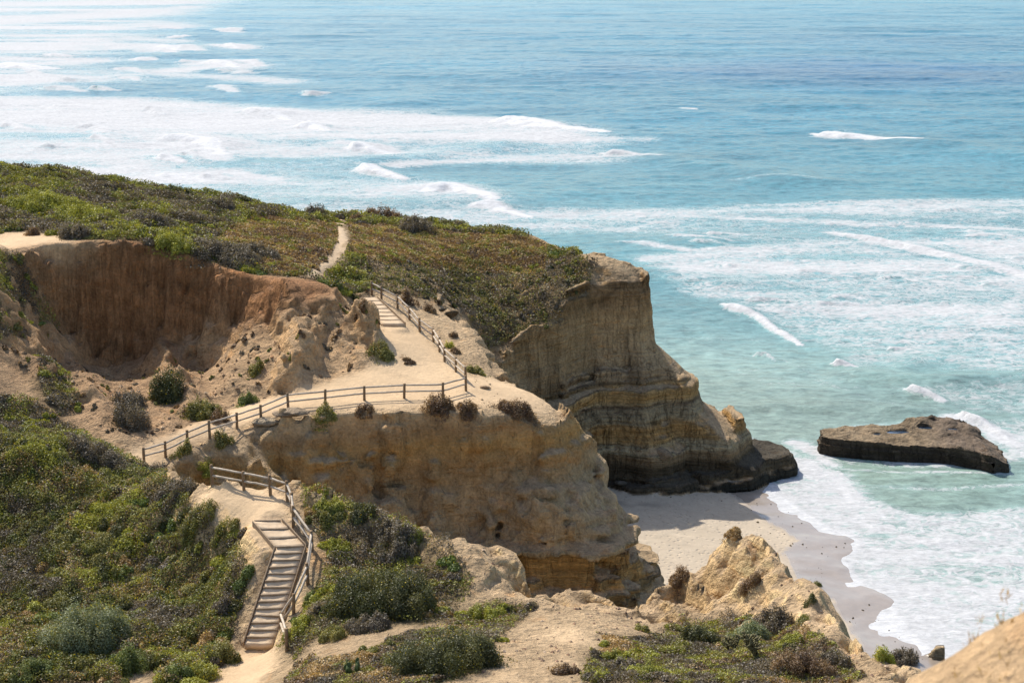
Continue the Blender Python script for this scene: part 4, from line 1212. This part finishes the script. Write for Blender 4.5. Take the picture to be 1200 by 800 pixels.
# ------------------------------------------------------------------ stairs
def flight(root, org, A, B, n, first=0.0):
    (la, ra), (lb, rb) = A, B
    la, ra, lb, rb = map(Vector, (la, ra, lb, rb))
    zA = (la.z + ra.z) / 2; zB = (lb.z + rb.z) / 2; dz = (zA - zB) / n
    for k in range(n):
        l0 = la.lerp(lb, k / n); r0 = ra.lerp(rb, k / n); l1 = la.lerp(lb, (k + 1) / n); r1 = ra.lerp(rb, (k + 1) / n)
        z0 = zA - k * dz; z1 = z0 - dz
        sk = random.uniform(-.05, .05)
        ra_ = Vector((r0.x, r0.y + sk, z0 - dz * .48 - .012)); la_ = Vector((l0.x, l0.y - sk, z0 - dz * .48 - .012 + random.uniform(-.015, .015)))
        st = MB().beam(la_, ra_, .09, dz * .98).build('step', M_RISER, root, org, False, .012)
        top = [Vector((l0.x, l0.y, z1 + dz * .74)), Vector((r0.x, r0.y, z1 + dz * .74)), Vector((r1.x, r1.y, z1 - .012)), Vector((l1.x, l1.y, z1 - .012))]
        # the sand fill sags between the timbers
        g = []
        for i in range(5):
            for j in range(5):
                p = top[0].lerp(top[1], j / 4).lerp(top[3].lerp(top[2], j / 4), i / 4)
                p.z += (random.uniform(-.02, .012) - .03 * (1 - abs(j - 2) / 2)) if 0 < i < 4 else 0
                g.append(p)
        F = [(i * 5 + j, i * 5 + j + 1, (i + 1) * 5 + j + 1, (i + 1) * 5 + j) for i in range(4) for j in range(4)]
        low = [p - Vector((0, 0, .3)) for p in g]
        F2 = [tuple(i + 25 for i in f[::-1]) for f in F]
        ring = [0, 1, 2, 3, 4, 9, 14, 19, 24, 23, 22, 21, 20, 15, 10, 5]
        F3 = [(ring[i], ring[(i + 1) % 16], ring[(i + 1) % 16] + 25, ring[i] + 25) for i in range(16)]
        MB().add(g + low, F + F2 + F3).build('sand_fill', M_FILL, st, None, True)
    for a, b, s in ((la, lb, -1), (ra, rb, 1)):
        side = (ra - la).normalized()
        o = side * .07 * s
        MB().beam(a + o + Vector((0, 0, -.13)), b + o + Vector((0, 0, -.13)), .055, .30, side).build('stringer', M_BOARD, root, org, False, .01)


stair = empty('wooden_staircase', Vector(ST_C[1]), 'long timber-edged staircase with sandy treads descending from the landing', 'staircase')
so_ = stair.location.copy()
flight(stair, so_, (ST_L[0], ST_R[0]), (ST_L[1], ST_R[1]), 3)
flight(stair, so_, (ST_L[1], ST_R[1]), (ST_L[2], ST_R[2]), 14)
up_l = [at(425, 348, 118), at(448, 380, 113.6)]; up_r = [at(441, 347, 118), at(474, 378, 113.6)]
stair2 = empty('wooden_staircase', Vector((UP_T + UP_B) / 2), 'short flight of timber steps climbing beside the upper fence', 'staircase')
flight(stair2, stair2.location.copy(), (up_l[0], up_r[0]), (up_l[1], up_r[1]), 7)
for st in (stair, stair2):
    for ch in st.children:
        for f in ch.children:
            f.data.transform(__import__('mathutils').Matrix.Translation(-st.location))


# ------------------------------------------------------------------ loose rocks
def rock_mesh(name, loc, size, seed, col, label, cat='boulder', flat=1.0, group=None):
    import bmesh
    bm = bmesh.new(); bmesh.ops.create_icosphere(bm, subdivisions=4, radius=1)
    V = np.array([v.co[:] for v in bm.verts]); Fc = [[v.index for v in f.verts] for f in bm.faces]; bm.free()
    n = fbm(V[:, 0] * 1 + V[:, 2] + seed, V[:, 1] + V[:, 2] * .7, 1.0, 4, seed % 8)
    n2_ = fbm(V[:, 0] * 1 - V[:, 2] + seed, V[:, 1] - V[:, 2] * .7, .35, 3, seed % 7)
    V = V * (1 + .32 * n + .10 * n2_)[:, None] * np.array(size) / 2
    cols = np.array(col) * (1 + .25 * n2_ + .2 * n)[:, None]
    o = mesh_np(name, V, np.array(Fc), M_EARTH, np.clip(cols, .02, .7), True, None, {'sand': np.zeros(len(V)), 'wet': np.zeros(len(V))})
    o.location = loc
    return tag(o, label, cat, group)


for (px, py, wpx, hr, col, label, fl) in [
    (778, 556, 21, .75, (.30, .22, .14), 'squarish brown boulder lying on the shaded rock shelf', 1),
    (727, 572, 15, .4, (.13, .11, .085), 'low dark boulder on the sand below the headland cliff', 1),
    (310, 503, 34, .35, (.42, .33, .22), 'flat sandstone slab just outside the viewpoint fence', 1),
    (340, 497, 40, .22, (.36, .27, .18), 'long thin sandstone slab leaning below the viewpoint fence', 1),
    (447, 645, 9, .7, (.5, .42, .32), 'small pale stone above the large dark ridge shrub', 1),
    (568, 456, 12, .4, (.44, .3, .18), 'small flat stone on bare sand beyond the fence corner', 1),
]:
    g = march(px, py)
    if g is None: continue
    wm = wpx * g[1] / 1940
    rock_mesh('boulder', (g[0], g[1] + wm * .25, float(ground(g[0], g[1] + wm * .25)) + wm * hr * (.05 if wm > 1.3 and py > 495 and px < 400 else .22)), (wm, wm * .7, wm * hr), int(px), col, label, group='loose boulders')

# flat-topped rock standing in the surf
rs = .13
RX = np.arange(24.0, 44.5, rs); RY = np.arange(134.5, 147.5, rs); RZ = np.arange(-.9, 3.4, rs)
rx_, ry_ = np.meshgrid(RX, RY, indexing='ij')
outl = np.vstack([at_z(*zip(*[(959,511),(959,502),(985,500),(1012,497)]), 1.6)[:, :2], at_z(*zip(*[(1040,494),(1062,492),(1085,491),(1112,489),(1136,491),(1154,499)]), 2.0)[:, :2], at_z(*zip(*[(1170,512),(1186,524),(1187,535),(1165,536),(1135,529),(1090,524),(1050,521),(1000,518),(972,515)]), 1.55)[:, :2]])
wxr = rx_ + .35 * fbm(rx_, ry_, 1.6, 3, 2); wyr = ry_ + .35 * fbm(rx_, ry_, 1.6, 3, 5)
dr_ = poly_dist(outl, wxr, wyr, closed=True); inr = inside_poly(outl, wxr, wyr)
sd_ = np.where(inr, dr_, -dr_)
right_ = smooth(34.5, 38.5, rx_)
toph = 1.52 + .05 * (ry_ - 138) + .2 * fbm(rx_, ry_, .9, 4, 3) + right_ * (.30 * fbm(rx_, ry_, 1.2, 4, 4) + .25) + .55 * smooth(141.2, 142.6, ry_) * smooth(32, 35, rx_) * (1 - smooth(38, 40, rx_)) * (.6 + fbm(rx_, ry_, 1.3, 3, 7)) - 1.1 * smooth(39.3, 42, rx_)
toph = toph - .10 * (np.abs(fbm(rx_, ry_ * 1.4, 1.7, 2, 6)) < .045) - .35 * (1 - smooth(26.2, 27.6, rx_)) * (1 - smooth(137.5, 139, ry_))
POOLS = []
for px, py, wx_, wy_ in [(1052, 505, .95, .36), (1084, 503, .55, .22), (1116, 505, .4, .16), (1028, 507, .35, .14)]:
    p = at_z(px, py, 1.7)
    i_, j_ = int((p[0] - RX[0]) / rs), int((p[1] - RY[0]) / rs)
    lv = float(toph[i_ - 3:i_ + 4, j_ - 3:j_ + 4].mean())
    e = np.hypot((rx_ - p[0]) / wx_, (ry_ - p[1]) / wy_)
    toph = toph + (lv - .14 - toph) * (1 - smooth(.9, 1.35, e))
    POOLS.append((px, p, wx_ * 1.12, wy_ * 1.12, lv - .07))
hr_ = -1.2 + smooth(-.25, .35, sd_) * (toph + 1.2)
sg = np.minimum(np.hypot(*np.gradient(hr_, rs)), 5)
FR = np.zeros((len(RX), len(RY), len(RZ)), np.float32)
for k, zk in enumerate(RZ):
    lay = .16 * math.sin(zk * 9) + .10 * math.sin(zk * 21 + 1)
    FR[:, :, k] = zk - hr_ - sg * (.25 * fbm(rx_ + zk * .5, ry_ - zk * .4, 1.1, 3, 9) + lay * .5 - .22 * (1 - smooth(.0, 1.0, zk))) * smooth(.5, 2, sg)
del_cap = blur(np.max([np.roll(hr_, k, 0) for k in range(-3, 4)], axis=0), 1)
FR = np.maximum(FR, RZ[None, None, :] - np.maximum(hr_, toph)[:, :, None] - .12)
RV_, RQ_ = surface_nets(FR, (RX[0], RY[0], RZ[0]), rs)
a0 = np.cross(RV_[RQ_[:, 2]] - RV_[RQ_[:, 0]], RV_[RQ_[:, 3]] - RV_[RQ_[:, 1]])
nz_ = np.zeros((len(RV_), 3))
for i in range(4):
    for a in range(3): nz_[:, a] += np.bincount(RQ_[:, i], a0[:, a], len(RV_))
nz_ /= np.linalg.norm(nz_, axis=1)[:, None] + 1e-9
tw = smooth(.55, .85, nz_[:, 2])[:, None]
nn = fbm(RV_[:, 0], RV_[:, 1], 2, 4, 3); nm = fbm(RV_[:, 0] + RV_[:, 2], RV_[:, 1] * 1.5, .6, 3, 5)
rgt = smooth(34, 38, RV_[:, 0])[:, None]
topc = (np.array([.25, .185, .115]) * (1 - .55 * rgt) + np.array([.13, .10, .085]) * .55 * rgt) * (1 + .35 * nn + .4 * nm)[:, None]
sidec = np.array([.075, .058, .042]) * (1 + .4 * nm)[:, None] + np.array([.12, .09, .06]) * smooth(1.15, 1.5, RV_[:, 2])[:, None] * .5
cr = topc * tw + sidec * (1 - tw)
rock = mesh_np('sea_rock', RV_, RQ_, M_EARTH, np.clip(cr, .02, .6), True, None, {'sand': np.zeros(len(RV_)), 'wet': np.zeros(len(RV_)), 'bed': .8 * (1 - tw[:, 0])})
tag(rock, 'long flat-topped dark rock standing alone in the surf', 'rock')
nW = NT('pool_water'); M_POOL = nW.done(nW.principled(rgb(.025, .045, .075), .12, None, .6))
for px, p, wx_, wy_, zt in POOLS:
    m = MB(); k = 20
    V = [(p[0] + wx_ * math.cos(t) * (1 + .25 * math.sin(3 * t + px)), p[1] + wy_ * math.sin(t) * (1 + .2 * math.cos(2 * t)), zt) for t in np.linspace(0, 2 * math.pi, k, endpoint=False)]
    V2 = [(a, b, c - .25) for a, b, c in V]
    m.add(V + V2, [tuple(range(k)), tuple(range(2 * k - 1, k - 1, -1))] + [(i, (i + 1) % k, (i + 1) % k + k, i + k) for i in range(k)])
    m.build('tide_pool', M_POOL, rock)


# ------------------------------------------------------------------ cacti
nC = NT('cactus_skin'); fC = nC.noise(nC.pos((9, 9, 9)), 1.0, 5, .6)
M_CACT = nC.done(nC.principled(nC.mix(nC.ramp(fC, .35, .65), rgb(.07, .06, .025), rgb(.22, .19, .09)), .8, nC.bump(fC, .8, .05), .2))


def cholla(px, py, size, label):
    g = on_ground(px, py); m = MB()

    def grow(p, d, L, r, lv):
        q = p + d * L
        m.tube(p, q, r, r * .9, 7, r * .15)
        if lv == 0: return
        for _ in range(random.choice((2, 3, 3))):
            e = (d * .5 + Vector((random.gauss(0, .7), random.gauss(0, .7), random.uniform(.1, .8)))).normalized()
            grow(q - d * r * .5, e, L * random.uniform(.65, .95), r * .86, lv - 1)
    for _ in range(4):
        d = Vector((random.uniform(-.8, .8), random.uniform(-.5, .5), 1)).normalized()
        grow(Vector((0, 0, -.1)), d, size * .34, size * .045, 3)
    o = m.build('branching_cactus', M_CACT, None, None, True); o.location = g
    return tag(o, label, 'cactus')


cholla(889, 772, 1.3, 'tall dark branching cactus among shrubs in front of the sandstone fin')
cholla(858, 764, .95, 'smaller tangled branching cactus left of the tall one')
cholla(922, 770, .8, 'low branching cactus between the tall one and the purple-brown bush')
nP = NT('pad_skin'); fP = nP.noise(nP.pos((8, 8, 8)), 1.0, 4, .6)
M_PAD = nP.done(nP.principled(nP.mix(fP, rgb(.05, .08, .02), rgb(.13, .16, .06)), .6, None, .3))
g = on_ground(411, 788); m = MB()
for k in range(11):
    a = random.uniform(0, 6.28); hx, hz = random.uniform(-.32, .32), random.uniform(.08, .45)
    ux = Vector((math.cos(a), math.sin(a), 0)); un = Vector((-math.sin(a), math.cos(a), random.uniform(-.3, .3))).normalized(); uz = ux.cross(un)
    c_ = Vector((hx, random.uniform(-.2, .2), hz)); V = []
    for i in range(6):
        ph = math.pi * i / 5
        for j in range(10):
            t_ = 2 * math.pi * j / 10
            V.append(c_ + uz * math.cos(ph) * .15 + ux * math.sin(ph) * math.cos(t_) * .11 + un * math.sin(ph) * math.sin(t_) * .03)
    m.add(V, [(i * 10 + j, i * 10 + (j + 1) % 10, (i + 1) * 10 + (j + 1) % 10, (i + 1) * 10 + j) for i in range(5) for j in range(10)])
o = m.build('prickly_pear', M_PAD, None, None, True); o.location = g
tag(o, 'small clump of flat-padded cactus on the bare bank at bottom', 'cactus')

# ------------------------------------------------------------------ the near sandy slope at the photographer's feet
hx_, hy_ = np.meshgrid(np.arange(-7, 13, .09), np.arange(-1.5, 15, .09), indexing='ij')
hz_ = np.where(hy_ < 10, 43.1 - .35 * hy_, 39.6 - 1.1 * (hy_ - 10)) - .6 * smooth(1.5, -1, hx_)
hz_ = hz_ + 1.48 * np.exp(-((hx_ - 4.2) / 2.0) ** 2) * np.exp(-((hy_ - 9.6) / 1.7) ** 2) + .5 * smooth(3.5, 8, hx_) * np.exp(-((hy_ - 9.6) / 2.2) ** 2)
hz_ = hz_ + .16 * fbm(hx_, hy_, .9, 4, 2) + .07 * fbm(hx_, hy_, .25, 3, 3)
ni, nj = hx_.shape; vi2 = np.arange(ni * nj).reshape(ni, nj)
q2 = np.stack([vi2[:-1, :-1], vi2[1:, :-1], vi2[1:, 1:], vi2[:-1, 1:]], -1).reshape(-1, 4)
hc = np.array([.50, .34, .19]) * (1 + .25 * fbm(hx_, hy_, .8, 4, 5) + .15 * fbm(hx_, hy_, .2, 3, 6)).reshape(-1, 1)
tag(mesh_np('hillside', np.column_stack([hx_.ravel(), hy_.ravel(), hz_.ravel()]), q2, M_EARTH, hc, True, None, {'sand': np.full(ni * nj, .25), 'wet': np.zeros(ni * nj)}), 'sandy slope right in front of the viewer, out of focus', 'hillside', None, 'structure')


def hill_z(x, y):
    i = np.clip(((x + 7) / .09).astype(int), 0, ni - 1); j = np.clip(((y + 1.5) / .09).astype(int), 0, nj - 1)
    return hz_[i, j]


m_ = 5200
gx2 = rng.uniform(1.8, 8, m_); gy2 = rng.uniform(7, 12, m_)
k2 = fbm(gx2, gy2, 1.1, 3, 3) + .25 * (gx2 > 3.0) + .2 * (gy2 < 9.6) > .08
gx2, gy2 = gx2[k2], gy2[k2]
P2 = np.column_stack([gx2, gy2, hill_z(gx2, gy2) + .02]); N2 = rng.normal(0, 1, (len(gx2), 3)); N2[:, 2] *= .15
pal2 = np.array([(.42, .29, .13), (.34, .22, .10), (.26, .2, .09), (.5, .38, .2)])
V3, Q3, C3 = leaf_quads(P2, N2, np.full(len(gx2), .035), pal2[rng.integers(0, 4, len(gx2))], .14, 1.0)
# a few tall seed stalks
for bx, by, hh in [(3.02, 9.9, .42), (2.86, 9.9, .36), (3.16, 9.7, .5), (3.22, 9.6, .46), (3.1, 9.4, .42)]:
    bz = float(hill_z(np.array([bx]), np.array([by]))[0])
    nb = 26; tt = rng.uniform(.0, 1, nb)
    Pk = np.column_stack([bx + rng.normal(0, .02, nb) + tt * .05, by + rng.normal(0, .02, nb), bz + tt * hh * .6])
    Nk = rng.normal(0, 1, (nb, 3)); Nk[:, 2] *= .1
    a_, b_, c_ = leaf_quads(Pk, Nk, np.full(nb, .035), np.tile([.46, .33, .18], (nb, 1)), .12, 1.2)
    Q3 = np.vstack([Q3, b_ + len(V3)]); V3 = np.vstack([V3, a_]); C3 = np.vstack([C3, c_])
tag(mesh_np('dry_grass', V3, Q3, M_LEAF, C3, False), 'blurred dry grass on the sandy slope nearest the viewer', 'grass', None, 'stuff')

# loose stones on the bare ground
def stones(name, mask, per_m2, size, cols, label):
    n = int(mask.sum() * STEP * STEP * per_m2)
    xs, yy = mask_points(mask, n)
    k = fbm(xs, yy, 2.0, 3, 2) + .4 * rng.normal(0, 1, n) > -.1
    xs, yy = xs[k], yy[k]; n = len(xs)
    base = np.array([[1, 0, 0], [0, 1, 0], [-1, 0, 0], [0, -1, 0], [0, 0, 1], [0, 0, -1]], float)
    f = np.array([[0, 1, 4], [1, 2, 4], [2, 3, 4], [3, 0, 4], [1, 0, 5], [2, 1, 5], [3, 2, 5], [0, 3, 5]])
    s = size[0] * (size[1] / size[0]) ** (rng.random(n) ** 2.2)
    V = base[None] * s[:, None, None] * rng.uniform(.6, 1.3, (n, 6, 1)) * np.array([1, .8, .6])
    a = rng.uniform(0, 6.28, n); ca, sa = np.cos(a)[:, None], np.sin(a)[:, None]
    V = np.stack([V[..., 0] * ca - V[..., 1] * sa, V[..., 0] * sa + V[..., 1] * ca, V[..., 2]], -1)
    V += np.stack([xs, yy, ground(xs, yy) + s * .2], -1)[:, None]
    Q = (f[None] + 6 * np.arange(n)[:, None, None]).reshape(-1, 3)
    c = np.array(cols)[rng.integers(0, len(cols), n)] * rng.uniform(.7, 1.25, n)[:, None]
    m = n * 6
    tag(mesh_np(name, V.reshape(-1, 3), Q, M_EARTH, np.repeat(np.clip(c, .02, .7), 6, 0), False, None, {'sand': np.full(m, .6), 'wet': np.zeros(m)}), label, 'stones', None, 'stuff')


stones('rubble', (BOWL > .4) & (SAND < .4) & (SCARP < .5) & (SL < 1.2), 5, (.03, .22), [(.42, .28, .16), (.36, .22, .12), (.5, .36, .22), (.3, .2, .12)], 'broken clods and stones strewn over the bare slope below the scarp')
stones('pebbles', (Y < 78) & INS & (PX > 560) & (VEG < .8) & (SL < 1.2), 7, (.02, .13), [(.44, .3, .19), (.36, .22, .14), (.5, .37, .25), (.24, .16, .11)], 'small reddish pebbles and clods scattered over the nearest bare knoll')
stones('stones', (Y > 94) & (Y < 110) & INS & (SAND > .3) & (PATH < .35) & (PX > 330), 3, (.02, .12), [(.42, .3, .18), (.34, .23, .13)], 'small stones on the bare rim outside the viewpoint fence')
stones('kelp', (DSHORE > .4) & (DSHORE < 9) & (H < 1.2) & (SHELF < .2) & (Y < 136), .5, (.03, .16), [(.05, .04, .025), (.09, .065, .035)], 'dark scraps of kelp washed up on the wet sand')

# ------------------------------------------------------------------ camera, sun, sky
cam = bpy.data.cameras.new('camera'); co = bpy.data.objects.new('camera', cam); COL.objects.link(co)
cam.sensor_width = 36; cam.lens = FPX / 1200 * 36
co.location = EYE; co.rotation_euler = (math.pi / 2 - PITCH, 0, 0)
cam.clip_start = .5; cam.clip_end = 60000
cam.dof.use_dof = True; cam.dof.focus_distance = 95; cam.dof.aperture_fstop = 2.8
scene.camera = co
SUN_TO = Vector((-0.52, 0.70, 1.0)).normalized()
sun = bpy.data.lights.new('sun', 'SUN'); so = bpy.data.objects.new('sun', sun); COL.objects.link(so)
sun.energy = 4.3; sun.angle = math.radians(.5); sun.color = (1, .95, .86)
so.rotation_euler = (-SUN_TO).to_track_quat('-Z', 'Y').to_euler()
w = bpy.data.worlds.new('World'); scene.world = w; w.use_nodes = True
nt = w.node_tree; bg = nt.nodes['Background']
sky = nt.nodes.new('ShaderNodeTexSky'); sky.sky_type = 'NISHITA'; sky.sun_disc = False
sky.sun_elevation = math.asin(SUN_TO.z); sky.sun_rotation = math.atan2(SUN_TO.x, SUN_TO.y)
sky.air_density = 1.0; sky.dust_density = 1.6; sky.ozone_density = 1.0
nt.links.new(sky.outputs[0], bg.inputs[0]); bg.inputs[1].default_value = .15
vs = scene.view_settings
vs.view_transform = 'Standard'; vs.look = 'None'; vs.exposure = .49; vs.gamma = 1; vs.use_curve_mapping = False
scene.render.engine = 'CYCLES'
scene.cycles.max_bounces = 5; scene.cycles.diffuse_bounces = 3; scene.cycles.use_denoising = True
